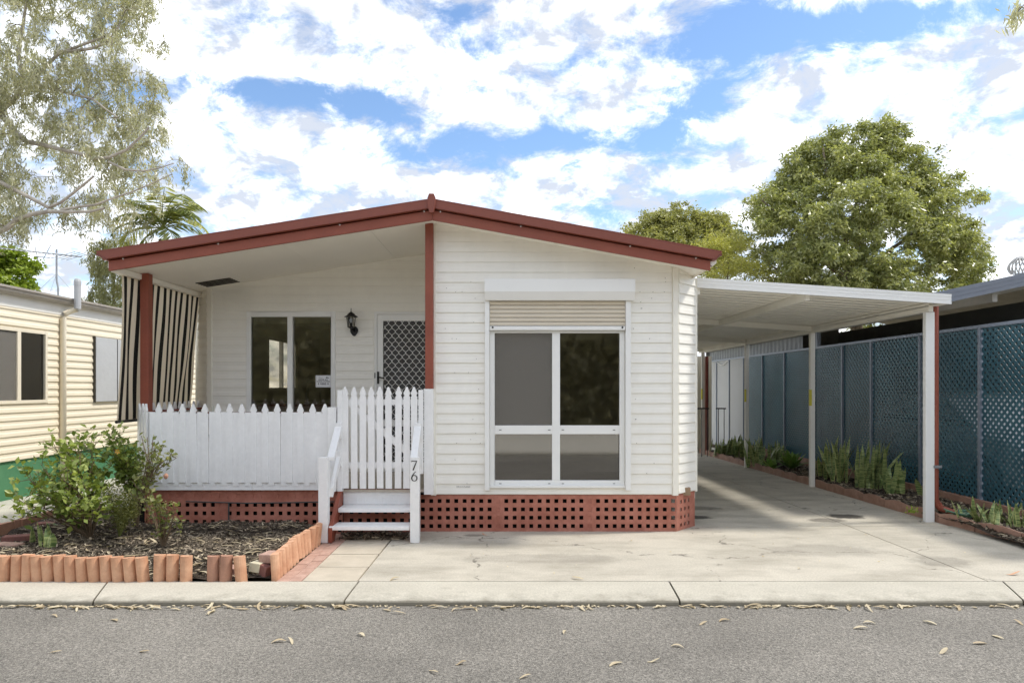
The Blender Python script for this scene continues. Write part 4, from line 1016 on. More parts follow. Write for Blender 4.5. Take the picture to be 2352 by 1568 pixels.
def lattice(y0, y1, z0, z1, x, per=.094, w=.053):
    mb = MB()
    for lay, sg in ((0, 1), (1, -1)):
        c = -(z1 - z0) - per
        while c < (y1 - y0) + (z1 - z0) + per:
            if sg > 0: pl = [(y0 + c - w / 2, z0), (y0 + c + w / 2, z0), (y0 + c + w / 2 + (z1 - z0), z1), (y0 + c - w / 2 + (z1 - z0), z1)]
            else: pl = [(y0 + c - w / 2, z0), (y0 + c + w / 2, z0), (y0 + c + w / 2 - (z1 - z0), z1), (y0 + c - w / 2 - (z1 - z0), z1)]
            pl = clip(pl, y0, y1, z0, z1)
            if len(pl) >= 3: mb.prism([(x + .0024 * lay, a, b) for a, b in pl], (.0022, 0, 0))
            c += per
    return mb
for i in range(len(ups) - 1):
    y0, y1 = ups[i] + .02, ups[i + 1] - .02
    g0 = gz(y0)
    if i < 9:
        o = lattice(y0, y1, g0 + .04, FT - .03, FXX + random.uniform(-.004, .004)).build('lattice_panel', 'teal_lattice', lf, recalc=False); o['kind'] = 'stuff'
    else:
        B('sheet_panel', 'white_board', lf, FXX, FXX + .01, y0, y1, g0 + .04, FT - .03)
    B('top_rail', 'fence_metal', lf, FXX - .022, FXX + .022, ups[i] + .0, ups[i + 1] - .001, FT - .029, FT + .012)
for i, y in enumerate(ups):
    dbl = y in (9.70, 13.05)
    B('post', 'fence_metal', lf, FXX - .028, FXX + .02, y - .022, y + .022, gz(y) - .05, FT - .03, bevel=.003)
MB().tube([(FXX - .03, 18.06 + .06, FT - .04)] + [(FXX - .03, 18.12 + .95 * k / 8, FT - .05 - .10 * math.sin(math.pi * k / 8)) for k in range(9)], .012, 6).build('drooping_cable', 'white_metal', lf)

# neighbour's carport behind the lattice
nc = thing('neighbour_carport', 'dark open carport with blue-grey gable roof behind the lattice fence', 'carport', (9.5, 12, 0))
NY0 = 8.25; NS = .216; NXL = 5.16; NZL = EYE - (672 - HY) * NY0 / F - NS * ((2145 - CX) * NY0 / F - NXL)
def nz(x): return NZL + NS * (min(x, 10.2) - NXL) - (NS * (x - 10.2) if x > 10.2 else 0)
for a, b in ((NXL, 10.2), (10.2, 15.2)):
    mb = MB()
    for (o0, o1, yo) in ((.0, -.05, 0), (-.05, -.058, .006), (-.058, -.10, .001), (-.10, -.108, .006), (-.108, -.155, 0)):
        mb.prism([(a, NY0 + yo, nz(a) + o0), (b, NY0 + yo, nz(b) + o0), (b, NY0 + yo, nz(b) + o1), (a, NY0 + yo, nz(a) + o1)], (0, .03 - yo, 0))
    mb.build('fascia', 'roof_blue_grey', nc)
    MB().prism([(a, NY0 + .03, nz(a) - .01), (b, NY0 + .03, nz(b) - .01), (b, NY0 + .03, nz(b) - .03), (a, NY0 + .03, nz(a) - .03)], (0, 12.5, 0)).build('roof_sheet', 'dark_roof', nc)
for y in (9.6, 11.4, 13.1, 15.5, 18.0):
    MB().prism([(5.9, y, nz(5.9) - .05), (10, y, nz(10) - .05), (10, y, nz(10) - .22), (5.9, y, nz(5.9) - .22)], (0, .06, 0)).build('rafter', 'dark_roof', nc)
B('beam', 'dark_roof', nc, 5.93, 5.99, NY0 + .1, 20.5, 2.55, 2.72)
for y in (9.55, 13.07): B('post', 'fence_metal', nc, FXX + .04, FXX + .11, y - .035, y + .035, -.1, 2.60, bevel=.004)
B('rear_wall', 'dark_wall', nc, 9.9, 10.0, 8.6, 20.4, -.2, 3.15); B('rear_wall', 'dark_wall', nc, 5.95, 9.9, 20.4, 20.5, -.2, 3.4)
# corrugated sheet wall at the far end
cs = []; y = 13.9
cm = MB(); k = 0
while y < 20.4:
    pass_z = (.012 if k % 4 in (1, 2) else -.012); cs.append((6.02 + pass_z, y)); y += .055; k += 1
for i in range(len(cs) - 1):
    (xa, ya), (xb, yb) = cs[i], cs[i + 1]; cm.add([(xa, ya, 2.2), (xb, yb, 2.2), (xb, yb, 2.75), (xa, ya, 2.75)], [(0, 1, 2, 3)])
cm.build('corrugated_wall', 'galv', nc, recalc=False)
# spinning roof vent on the neighbour's roof
wv = at(2345, 628, 12.5)
rv = thing('roof_ventilator', 'round ribbed metal ventilator on the blue-grey roof', 'vent', (wv.x, wv.y, nz(wv.x) - .05))
MB().lathe((wv.x, wv.y, 0), [(.10, nz(wv.x) - .06), (.10, wv.z)], 16).build('throat', 'galv', rv)
for k in range(18):
    a = 2 * math.pi * k / 18; pts = []
    for j in range(7):
        t = j / 6; r = .10 + .10 * math.sin(math.pi * (.15 + .85 * t)); aa = a + .5 * t
        pts.append((wv.x + r * math.cos(aa), wv.y + r * math.sin(aa), wv.z + .27 * t))
    MB().tube(pts, .013, 4).build('vane', 'white_board', rv)
MB().lathe((wv.x, wv.y, wv.z + .26), [(.12, 0), (.08, .04), (.001, .055)], 16).build('dome', 'white_board', rv)

# parked car behind the lattice
pc = thing('parked_car', 'pale parked car glimpsed through the lattice fence', 'car', (7.2, 10.0, 0))
def carbody(prof, x0, x1, tuck): 
    mb = MB(); n = len(prof); vs = []
    for (f, s) in ((0, tuck), (.12, 0), (.88, 0), (1, tuck)):
        x = x0 + (x1 - x0) * f
        cy = sum(p[0] for p in prof) / n
        for (y, z) in prof: vs.append((x, cy + (y - cy) * (1 - s), z - (s * .5 * max(0, z - .6))))
    fs = [(k * n + i, k * n + (i + 1) % n, (k + 1) * n + (i + 1) % n, (k + 1) * n + i) for k in range(3) for i in range(n)] + [tuple(range(n))[::-1], tuple(range(3 * n, 4 * n))]
    return mb.add(vs, fs)
cy0 = 8.3; GZ = gz(10)
body = [(0, .35), (.05, .62), (.25, .80), (1.15, .95), (3.75, .98), (4.15, .92), (4.22, .55), (4.15, .30), (.1, .26)]
carbody([(cy0 + a, GZ + b) for a, b in body], 6.42, 8.12, .015).build('body', 'car_white', pc, bevel=.02)
cab = [(1.05, .94), (1.75, 1.40), (2.1, 1.46), (3.2, 1.45), (3.55, 1.38), (4.0, .97)]
carbody([(cy0 + a, GZ + b) for a, b in cab], 6.52, 8.02, .08).build('cabin', 'car_white', pc, bevel=.02)
for a, b, c, d in ((1.28, 2.28, 1.90, 2.28), (2.36, 3.55, 2.36, 3.30)):
    MB().prism([(6.508, cy0 + a, GZ + 1.00), (6.508, cy0 + b, GZ + 1.00), (6.56, cy0 + d, GZ + 1.36), (6.56, cy0 + c, GZ + 1.36)], (.01, 0, 0)).build('window', 'car_glass', pc)
for y in (.85, 3.35):
    w = MB().lathe((6.44, cy0 + y, GZ + .31), [(.20, -.03), (.31, -.02), (.32, .05), (.31, .17), (.2, .18)], 20, 'X').build('wheel', 'tyre', pc)
    MB().lathe((6.40, cy0 + y, GZ + .31), [(.02, .0), (.19, .004), (.20, .02)], 16, 'X').build('rim', 'galv', w)

# ================================================================== NEIGHBOUR'S HOUSE on the left
NX0 = -6.78
nh = thing('neighbour_house', 'cream weatherboard house with green base seen side-on at the left edge', 'house', (NX0, 10, 0))
GT, EV = 0.50, 2.62
nw = MB()
W1 = (8.75, 10.03, 1.28, 2.32); W2 = (11.16, 12.42, 1.27, 2.33)
nw.box(NX0 - .1, NX0, 5.5, W1[0], GT, EV); nw.box(NX0 - .1, NX0, W1[1], 17, GT, EV); nw.box(NX0 - .1, NX0, W1[0], W1[1], GT, W1[2]); nw.box(NX0 - .1, NX0, W1[0], W1[1], W1[3], EV)
nw.box(-12.5, NX0 - .1, 16.9, 17, GT, EV); nw.box(-12.5, NX0 - .1, 5.5, 5.6, GT, EV)
nw = nw.build('wall', 'cream_siding', nh)
siding(nw, (NX0, 17.0), (NX0, 5.5), GT, lambda p: EV + .02, [(17 - W1[1] - .01, 17 - W1[0] + .01, W1[2] - .02, W1[3] + .02), (17 - W2[1] + .01, 17 - W2[0] - .01, W2[2] + .02, W2[3] - .02)], m='cream_siding', pitch=.109) if False else None
def siding_yplus(wall, y0, y1, X, z0, z1, holes, m, pitch):
    z = z0
    while z < z1:
        ints = [(y0, y1)]
        for (a0, a1, b0, b1) in holes:
            c = z + pitch / 2
            if b0 < c < b1:
                new = []
                for a, b in ints:
                    if a1 <= a or a0 >= b: new.append((a, b)); continue
                    if a0 > a: new.append((a, a0))
                    if a1 < b: new.append((a1, b))
                ints = new
        for a, b in ints:
            pr = [(0, pitch + .01), (.003, pitch + .01), (.005, pitch * .60), (.015, pitch * .42), (.018, .006), (.016, 0), (.002, 0)]
            MB().prism([(X + o, a, z + h) for o, h in pr], (0, b - a, 0)).build('siding_board', m, wall)
        z += pitch
siding_yplus(nw, 5.5, 17.0, NX0, GT + .005, EV - .02, [(W1[0] - .005, W1[1] + .005, W1[2] - .02, W1[3] + .02), (W2[0] + .02, W2[1] - .02, W2[2] + .03, W2[3] - .03)], 'cream_siding', .1085)
B('base', 'green_skirt', nh, NX0 - .12, NX0 - .015, 5.5, 17, -.25, GT + .0); B('base', 'green_skirt', nh, -12.5, NX0 - .12, 5.5, 5.62, -.25, GT)
# window 1
wf = MB(); xa, xb = NX0 - .03, NX0 + .026
for a in ((xa, xb, W1[0], W1[0] + .05, W1[2], W1[3]), (xa, xb, W1[1] - .05, W1[1], W1[2], W1[3]), (xa, xb, W1[0] + .05, W1[1] - .05, W1[2], W1[2] + .045), (xa, xb, W1[0] + .05, W1[1] - .05, W1[3] - .045, W1[3]), (xa, xb, 9.41, 9.48, W1[2] + .045, W1[3] - .045)): wf.box(*a)
wf = wf.build('window', 'cream_trim', nh, bevel=.003)
B('pane', 'glass_clear', wf, NX0 - .01, NX0 - .006, W1[0] + .05, 9.41, W1[2] + .045, W1[3] - .045); B('pane', 'glass_clear', wf, NX0 - .01, NX0 - .006, 9.48, W1[1] - .05, W1[2] + .045, W1[3] - .045)
B('flyscreen', 'flywire', wf, NX0 + .004, NX0 + .005, W1[0] + .05, 9.41, W1[2] + .045, W1[3] - .045)
mb = MB(); cu = []
for k in range(61):
    y = 8.8 + 1.75 * k / 60; cu.append((NX0 - .14 + .03 * math.sin(k * 1.15) + .012 * math.sin(k * .4), y))
for (xa_, ya), (xb_, yb) in zip(cu[:-1], cu[1:]): mb.add([(xa_, ya, 1.2), (xb_, yb, 1.2), (xb_, yb, 1.86), (xa_, ya, 1.86)], [(0, 1, 2, 3)])
mb.build('curtain', 'curtain', wf, recalc=False, smooth=True)
B('blind', 'blind_white', wf, NX0 - .16, NX0 - .155, 8.8, 10.6, 1.86, 2.3)
B('inner_wall', 'inside_wall', nh, -9.5, -9.4, 6, 16.5, .4, 2.6)
# window 2 with shade boards
for (a, b) in ((W2[0], W2[0] + .60), (W2[0] + .615, W2[1])):
    sb = B('shade_board', 'foil_board', nh, NX0 + .012, NX0 + .055, a, b, W2[2], W2[3], bevel=.006)
B('shade_divider', 'black_metal', nh, NX0 + .02, NX0 + .058, W2[0] + .601, W2[0] + .614, W2[2], W2[3]); B('shade_edge', 'vent_dark', nh, NX0 + .005, NX0 + .05, W2[0] - .02, W2[0] - .001, W2[2] - .01, W2[3] + .01)
# eaves, gutter, roof
rf = MB().prism([(NX0 + .16, 5.2, 2.83), (NX0 + .16, 5.2, 2.86), (-9.8, 5.2, 3.22), (-12.9, 5.2, 2.86), (-12.9, 5.2, 2.83), (-9.8, 5.2, 3.19)], (0, 12.2, 0)).build('roof', 'gutter_grey', nh)
B('eave_board', 'eave_white', rf, NX0 - .02, NX0 + .022, 5.3, 17.2, EV - .02, 2.76)
MB().prism([(NX0 + .03, 5.2, 2.755), (NX0 + .10, 5.2, 2.755), (NX0 + .135, 5.2, 2.79), (NX0 + .145, 5.2, 2.845), (NX0 + .03, 5.2, 2.845)], (0, 12.2, 0)).build('gutter', 'gutter_grey', rf)
B('eave_lining', 'eave_white', rf, NX0 + .0, NX0 + .05, 5.3, 17.2, 2.745, 2.758)
# waste pipe and vent
pipe = MB().tube([(NX0 + .055, 10.33, .1), (NX0 + .055, 10.33, 2.55), (NX0 + .065, 10.36, 2.62), (NX0 + .13, 10.40, 2.67), (NX0 + .20, 10.42, 2.69), (NX0 + .215, 10.42, 2.74)], .042, 12).build('waste_pipe', 'cream_trim', nh, smooth=True)
MB().lathe((NX0 + .215, 10.42, 0), [(.048, 2.70), (.048, 3.06), (.052, 3.06), (.052, 3.12), (.040, 3.155), (.012, 3.165)], 14).build('vent_cowl', 'grey_pipe', pipe, smooth=False)
# tv antenna
am = at(130, 580, 13.0)
an = thing('tv_antenna', 'television aerial with long boom on a thin mast above the neighbouring roof', 'antenna', (am.x, am.y, 3.0))
bt = at(130, 572, 13.0)
MB().tube([(am.x + .03, am.y, 2.9), (am.x + .03, am.y, 3.4), (am.x, am.y, 3.55), (am.x, am.y, bt.z)], .017, 8).build('mast', 'galv', an)
p0, p1 = at(-8, 569, 13.3), at(187, 590, 12.7)
MB().tube([p0, p1], .013, 6).build('boom', 'galv', an)
for k in range(17):
    t = (k + .5) / 17; c = p0.lerp(p1, t); ln = .10 + .22 * t ** 2 if k < 13 else .42
    d_ = Vector((.25, .85, .25)).normalized() if k < 13 else Vector((.75, .5, .38)).normalized()
    MB().tube([c - d_ * ln / 2, c + d_ * ln / 2], .006, 4).build('element', 'galv', an)
for (a, b) in ((at(72, 588, 13), at(115, 592, 13)), (at(88, 600, 13), at(80, 565, 13)), (at(118, 560, 13), at(100, 594, 13))): MB().tube([a, b], .008, 4).build('reflector', 'galv', an)
for q in (at(55, 700, 13), at(185, 690, 13.2), at(105, 700, 12.8)): MB().tube([at(130, 628, 13.0), q], .0035, 4).build('guy_wire', 'galv', an)
# wheelie bin between the houses
wb = thing('wheelie_bin', 'green wheelie bin with pale lid between the two houses', 'bin', (-5.35, 13.4, -.07))
MB().prism([(-5.6, 13.2, -.02), (-5.1, 13.2, -.02), (-5.05, 13.15, .85), (-5.65, 13.15, .85)], (0, .55, 0)).build('body', 'bin_green', wb, bevel=.02)
MB().prism([(-5.68, 13.1, .86), (-5.02, 13.1, .86), (-5.06, 13.12, .95), (-5.64, 13.12, .95)], (0, .64, 0)).build('lid', 'bin_lid', wb, bevel=.02)
MB().tube([(-5.6, 13.76, .0), (-5.1, 13.76, .0)], .09, 12).build('wheel', 'tyre', wb)

# ================================================================== GARDEN BEDS
def soil_mound(name, x0, x1, y0, y1, zf, nx=60, ny=40):
    V = []; 
    for i in range(nx + 1):
        for j in range(ny + 1):
            x = x0 + (x1 - x0) * i / nx; y = y0 + (y1 - y0) * j / ny; V.append((x, y, zf(x, y)))
    Q = [(i * (ny + 1) + j, (i + 1) * (ny + 1) + j, (i + 1) * (ny + 1) + j + 1, i * (ny + 1) + j + 1) for i in range(nx) for j in range(ny)]
    me = fast_mesh(name, V, Q); o = link(name, me, 'soil'); o['kind'] = 'structure'; return o
def bedz(x, y):
    e = min(1.0, max(0, (y - 5.36) / .35), max(0, (-1.87 - x) / .25) + .25)
    return 0.005 + .075 * e + .02 * math.sin(x * 3.2 + y) * math.sin(y * 4.1) + .012 * math.sin(x * 11 + 2 * y) + (.03 if y > 6.7 else 0)
soil_mound('garden_bed', -4.90, -1.865, 5.345, 8.0, bedz)
def sidez(x, y): return gz(y) + .055 + .02 * math.sin(y * 2.3) * math.sin(x * 5) + .01 * math.sin(9 * y + 4 * x)
sb_ = soil_mound('side_bed', 4.80, 6.0, 6.2, 17.0, sidez, 24, 110)
soil_mound('side_bed', 5.05, 9.0, 5.6, 6.9, lambda x, y: .05 + .01 * math.sin(x * 5 + y * 3), 40, 20)

def chips(name, n, sampler, zf, smin, smax, dark=.55, flat=.35):
    P = np.array([sampler() for _ in range(n)]); z = np.array([zf(a, b) for a, b in P])
    an = RNG.uniform(0, 2 * np.pi, n); ln = RNG.uniform(smin, smax, n) * RNG.choice([.6, 1, 1, 1.5], n); wd = ln * RNG.uniform(.16, .42, n)
    el = RNG.normal(0, flat, n); ro = RNG.normal(0, .7, n)
    d = np.stack([np.cos(an) * np.cos(el), np.sin(an) * np.cos(el), np.sin(el)], 1)
    s = np.stack([-np.sin(an) * np.cos(ro), np.cos(an) * np.cos(ro), np.sin(ro)], 1)
    c = np.stack([P[:, 0], P[:, 1], z + RNG.uniform(.002, .018, n)], 1)
    V = np.stack([c - d * ln[:, None] / 2 + s * wd[:, None] * .3, c - d * ln[:, None] / 2 - s * wd[:, None] * .3, c + d * ln[:, None] / 2 - s * wd[:, None] * .45, c + d * ln[:, None] / 2 + s * wd[:, None] * .35], 1).reshape(-1, 3)
    Q = np.arange(4 * n).reshape(-1, 4)
    t = np.where(RNG.random(n) < dark, RNG.uniform(0, .22, n), RNG.uniform(.2, 1.0, n) ** 1.4)
    return link(name, fast_mesh(name, V, Q, t), 'mulch')
o = chips('bark_mulch', 36000, lambda: (random.uniform(-4.86, -1.89), random.uniform(5.36, 7.9) if random.random() < .3 else random.uniform(5.36, 7.0)), bedz, .012, .045, .60)
tag(o, 'dark bark mulch and pale chips covering the front garden bed', 'mulch', kind='stuff')
o = chips('bark_mulch', 14000, lambda: (random.uniform(4.82, 5.85), 6.2 + 10.5 * random.random() ** 1.5), sidez, .02, .08, .55)
tag(o, 'dry mulch and leaf litter in the strip bed beside the carport', 'mulch', kind='stuff')
o = chips('bark_mulch', 1800, lambda: (random.uniform(5.3, 6.6), random.uniform(5.9, 6.8)), lambda x, y: .06, .02, .08, .6)
tag(o, 'mulch in the bed corner at the right edge', 'mulch', kind='stuff')

o = chips('bark_mulch', 700, lambda: (random.uniform(-1.66, -1.0), random.uniform(6.72, 7.06)), lambda x, y: .004, .02, .07, .6)
tag(o, 'dark leaf debris on the ground under the porch steps', 'mulch', kind='stuff')
# terracotta edging tiles
def tile_mesh():
    n = 10; top = []; r, dep, h = .046, .056, .205
    pts = [(r * math.cos(math.pi * k / n), -dep * math.sin(math.pi * k / n), 0) for k in range(n + 1)]
    return MB().prism(pts, (0, .0, h)).mesh('edging_tile')
TM = tile_mesh(); TM.materials.append(M['terracotta'])
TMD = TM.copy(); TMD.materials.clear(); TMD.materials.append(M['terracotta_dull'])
row1 = thing('tile_edging', 'row of leaning orange terracotta half-round tiles along the kerb', 'garden edging', (-3.0, 5.32, 0))
def tile(parent, x, y, z=0, lean=0, rz=0, pitch=0, me=None, s=1.0):
    o = link('edging_tile', me or TM, None, parent, Vector((x, y, z)) - WL[parent.name]); o.rotation_euler = Euler((pitch, lean, rz), 'ZYX'); o.scale = (s, 1, random.uniform(.97, 1.03)); return o
ed = [(-1370, 0), (-1230, 0), (-1090, 0), (-950, 0), (-820, 0), (-700, 0), (-580, 0), (-470, 0), (-370, 0), (-280, 0), (-190, 0), (-95, .02), (0, -.01), (35, 0), (125, 0), (203, .02), (277, -.06), (355, -.06), (440, -.06), (523, -.07), (607, -.08), (693, -.08), (778, -.09), (862, -.09), (948, -.09), (1038, -.08), (1146, 0), (1238, .0), (1336, .01), (1530, .0), (1618, .03), (1735, -.10)]
for i, (c, ln) in enumerate(ed):
    x = ((c / 2.94) / 1.0629 - CX) * 5.33 / F
    g = (.012 if 480 < c < 1090 else 0)
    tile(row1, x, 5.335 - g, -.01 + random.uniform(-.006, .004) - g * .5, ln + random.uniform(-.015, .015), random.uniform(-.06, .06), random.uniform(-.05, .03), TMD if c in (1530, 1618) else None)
row2 = thing('tile_edging', 'line of terracotta tiles running from the kerb back to the porch steps', 'garden edging', (-1.85, 5.9, 0))
for k in range(14):
    t = k / 13; y = 5.36 + 1.17 * t
    tile(row2, -1.845 - .015 * math.sin(3 * t) + random.uniform(-.004, .004), y, -.012 + .012 * (k in (7, 11, 12, 13)), random.uniform(-.02, .02), R(90) + random.uniform(-.10, .10), random.uniform(-.14, -.04) if k < 11 else .10)
row3 = thing('tile_edging', 'short row of brown tiles along the left edge of the bed', 'garden edging', (-4.9, 6.9, 0))
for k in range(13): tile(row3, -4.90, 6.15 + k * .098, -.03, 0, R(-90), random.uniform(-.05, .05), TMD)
# loose bricks
def brick(x, y, z, rz, m, label, tilt=0, sz=(.23, .11, .075)):
    mb = MB().box(-sz[0] / 2, sz[0] / 2, -sz[1] / 2, sz[1] / 2, 0, sz[2]); me = mb.mesh('loose_brick')
    o = link('loose_brick', me, m, None, (x, y, z)); o.rotation_euler = (tilt, tilt * .6, rz); b = o.modifiers.new('bevel', 'BEVEL'); b.width = .006; b.segments = 2
    return tag(o, label, 'brick', 'loose bricks in the garden bed')
brick(-4.52, 6.30, .065, R(18), 'brick_dark', 'brown brick lying on the mulch at the far left of the bed')
brick(-4.40, 6.02, .055, R(-12), 'brick_red', 'pale red brick at the left photo edge, nearest the kerb')
brick(-4.66, 6.95, .06, R(25), 'brick_dark', 'brick half hidden under the shrub beside the left tile row')
brick(-2.18, 5.46, .0, R(70), 'brick_red', 'broken red brick in the gap between the kerb tiles', .2, (.16, .11, .075))
brick(-1.995, 5.44, .04, R(80), 'brick_cream', 'cream brick behind the tile leaning left', .1, (.12, .09, .075))
brick(-1.915, 5.50, .105, R(74), 'brick_red', 'pink brick stacked uppermost beside the corner tiles', -.05, (.14, .11, .07))
brick(-1.925, 5.44, .012, R(62), 'brick_dark', 'dark purple brick under the pink brick by the corner tiles', .18, (.14, .12, .085))

# drip pipe along the porch skirting
mb = MB().tube([(-3.3, 7.0, .335), (-3.05, 7.0, .328), (-2.7, 7.0, .318), (-2.3, 7.0, .322), (-1.95, 7.0, .33), (-1.78, 7.0, .332)], .007, 6).tube([(-2.86, 7.0, .322), (-2.86, 7.0, .08)], .008, 6)
tag(mb.build('drip_pipe', 'poly_pipe'), 'thin black irrigation pipe along the red porch skirting', 'pipe')

# low edging along the strip bed
se_ = thing('strip_edging', 'low brown scalloped edging along the strip bed beside the driveway', 'garden edging', (4.8, 9, 0))
path_ = [(6.2, 5.70), (5.6, 5.98), (5.22, 6.25), (4.99, 6.55), (4.90, 6.95), (4.83, 7.45), (4.795, 8.0), (4.79, 9.0), (4.79, 10.0), (4.785, 12.0), (4.78, 14.0), (4.775, 17.0)]
def on_path(s):
    for a, b in zip(path_[:-1], path_[1:]):
        L_ = math.dist(a, b)
        if s <= L_: t = s / L_; return Vector((a[0] + (b[0] - a[0]) * t, a[1] + (b[1] - a[1]) * t, 0))
        s -= L_
    return Vector((*path_[-1], 0))
s = 0.0; tot = sum(math.dist(a, b) for a, b in zip(path_[:-1], path_[1:]))
while s < tot - .3:
    Ls = .52; n = 8; mb = MB(); vs = []
    for k in range(n + 1):
        t = k / n; p = on_path(min(tot, s + .006 + (Ls - .012) * t)); q = on_path(min(tot, s + Ls * t + .02)); dd = (q - p); dd = dd.normalized() if dd.length > 1e-6 else Vector((0, 1, 0)); nn = Vector((dd.y, -dd.x, 0)) * .011
        h = .095 + .028 * math.sin(math.pi * t) ; g = gz(p.y)
        for sg, zz in ((1, -.03), (1, h), (-1, h), (-1, -.03)): vs.append((p.x + nn.x * sg, p.y + nn.y * sg, g + zz))
    fs = [(k * 4 + a, k * 4 + (a + 1) % 4, k * 4 + 4 + (a + 1) % 4, k * 4 + 4 + a) for k in range(n) for a in range(4)] + [(0, 1, 2, 3), (n * 4, n * 4 + 1, n * 4 + 2, n * 4 + 3)]
    mb.add(vs, fs); mb.build('edging_strip', 'edging_brown', se_); s += Ls
te = MB().box(5.74, 5.80, 6.4, 16.8, -.1, .13).build('timber_edging', 'edging_brown'); tag(te, 'low brown board at the foot of the lattice fence', 'garden edging')

# ================================================================== PLANTS
def leaf_arrays(C, D, ln, wd, twist=None):
    n = len(C); D = D / np.linalg.norm(D, axis=1, keepdims=True)
    rv = RNG.normal(size=(n, 3)) if twist is None else twist
    S = np.cross(D, rv); S /= np.linalg.norm(S, axis=1, keepdims=True) + 1e-9
    ln = np.asarray(ln)[:, None]; wd = np.asarray(wd)[:, None]
    V = np.stack([C - D * ln * .5, C - D * ln * .05 + S * wd * .5, C + D * ln * .5, C - D * ln * .05 - S * wd * .5], 1).reshape(-1, 3)
    return V
def blade_mesh(L_, w, lean, az, twist=.3, nseg=7, curl=0.0):
    """strap leaf growing from the origin; returns verts, quads, edge flags"""
    V = []; E = []
    d = Vector((math.cos(az), math.sin(az), 0)); pos = Vector((0, 0, 0)); sd0 = Vector((-math.sin(az), math.cos(az), 0))
    for k in range(nseg + 1):
        t = k / nseg; a = lean + curl * t * t
        wv = w * (0.55 + .55 * math.sin(math.pi * min(1, t * .9 + .12))) * (1 if t < .75 else max(.02, 1 - ((t - .75) / .25) ** 1.6))
        sd = (Matrix.Rotation(twist * t, 3, 'Z') @ sd0); nr = Vector((math.cos(az), math.sin(az), .3))
        for q, e in ((-1, 1), (-.72, 0), (0, 0), (.72, 0), (1, 1)):
            V.append(pos + sd * wv * .5 * q + nr * (.18 * wv * abs(q) ** 2)); E.append(e)
        pos = pos + (d * math.sin(a) + Vector((0, 0, 1)) * math.cos(a)) * (L_ / nseg)
    Q = [(k * 5 + c, k * 5 + c + 1, k * 5 + 6 + c, k * 5 + 5 + c) for k in range(nseg) for c in range(4)]
    return V, Q, E
def snake(x, y, z, n, h, label, yellow=0.7, spread=.17, lean=.24, w=.055):
    t = thing('snake_plant', label, 'plant', (x, y, z), 'snake plants along the fence')
    for k in range(n):
        az = random.uniform(0, 6.28); L_ = h * random.uniform(.55, 1.0)
        V, Q, E = blade_mesh(L_, w * random.uniform(.8, 1.15), abs(random.gauss(0, lean)), az, random.uniform(-.8, .8), 7, random.choice([random.uniform(-.1, .3), random.uniform(.2, .9)]))
        ox, oy = random.gauss(0, spread * .5), random.gauss(0, spread * .5)
        V = [(p.x + ox, p.y + oy, p.z - .02) for p in V]
        me = fast_mesh('leaf', V, Q); a_ = me.attributes.new('edge', 'FLOAT', 'POINT'); a_.data.foreach_set('value', np.array(E, dtype=np.float32) * yellow)
        me.polygons.foreach_set('use_smooth', [True] * len(me.polygons)); link('leaf', me, 'leaf_snake', t)
def ground_at(px, py):
    d = 2352.0 / (py - HY); 
    for _ in range(4): d = (EYE - gz(d) - .05) * F / (py - HY)
    return (px - CX) * d / F, d
sn = [(1656, 1046, 12, .36, 'small grey-green snake plant nearest the far end of the strip bed', .25),
      (1681, 1045, 8, .46, 'yellow-edged curling snake plant left of the third carport post', .9),
      (1702, 1051, 9, .52, 'dark upright snake plant directly behind the third carport post', .35),
      (1738, 1070, 14, .58, 'tall banded snake plant just right of the third carport post', .45),
      (1762, 1068, 8, .50, 'brown-tipped snake plant between the tall clump and the green agave', .5),
      (1818, 1058, 12, .40, 'dark snake plant against the lattice behind the green agave', .2),
      (1893, 1098, 9, .40, 'arching yellow-edged snake plant just right of the second carport post', .9),
      (1925, 1106, 15, .66, 'large clump of yellow-edged snake plant, tallest in the strip bed', .95),
      (1998, 1120, 17, .66, 'broad green snake plant clump with pale banding mid bed', .3),
      (2044, 1112, 4, .56, 'slim snake plant with two banded upright leaves beside the fence', .15),
      (2061, 1137, 10, .44, 'grey banded snake plant nearest the front carport post on its left', .1)]
for (px, py, n, h, lb, ye) in sn:
    x, y = ground_at(px, py); snake(min(x, 5.65), y, sidez(x, y) - .01, int(n * 1.5) + 1, h * 1.25, lb, ye, w=.064)
for (px, py, n, h, lb) in ((2235, 1196, 9, .34, 'striped snake plant right of the red downpipe'), (2300, 1204, 22, .33, 'spreading yellow-green clump in the bed near the right edge'), (2352, 1206, 16, .36, 'leafy clump cut by the right edge of the photo')):
    x, y = ground_at(px, py); snake(x, y, .05, n, h, lb, .75, .30, .5, .040)
def agave(x, y, z, n, L_, label):
    t = thing('agave_plant', label, 'plant', (x, y, z))
    for k in range(n):
        az = k * 2.399; f = k / n
        V, Q, E = blade_mesh(L_ * random.uniform(.85, 1.1), .085, .15 + 1.0 * (1 - f), az, .1, 8, .35)
        me = fast_mesh('leaf', [tuple(p) for p in V], Q, np.full(len(Q), random.random())); me.polygons.foreach_set('use_smooth', [True] * len(Q)); link('leaf', me, 'leaf_agave', t)
x, y = ground_at(1818, 1080); agave(x, y, sidez(x, y) + .03, 26, .36, 'bright green agave rosette between the second and third carport posts')
x, y = ground_at(1772, 1079); agave(x, y, sidez(x, y), 9, .26, 'small grey-green rosette beside the third carport post')
# hose coil
x, y = 5.0, 7.55
mb = MB()
for k in range(3): mb.tube([(x + .12 * (1 + .15 * k) * math.cos(a), y + .10 * (1 + .1 * k) * math.sin(a), .10 + .02 * k + .015 * math.sin(2 * a + k)) for a in [i * 2 * math.pi / 20 for i in range(21)]], .008, 5)
tag(mb.build('garden_hose', 'hose_green'), 'loose coil of green garden hose under the red downpipe', 'hose')

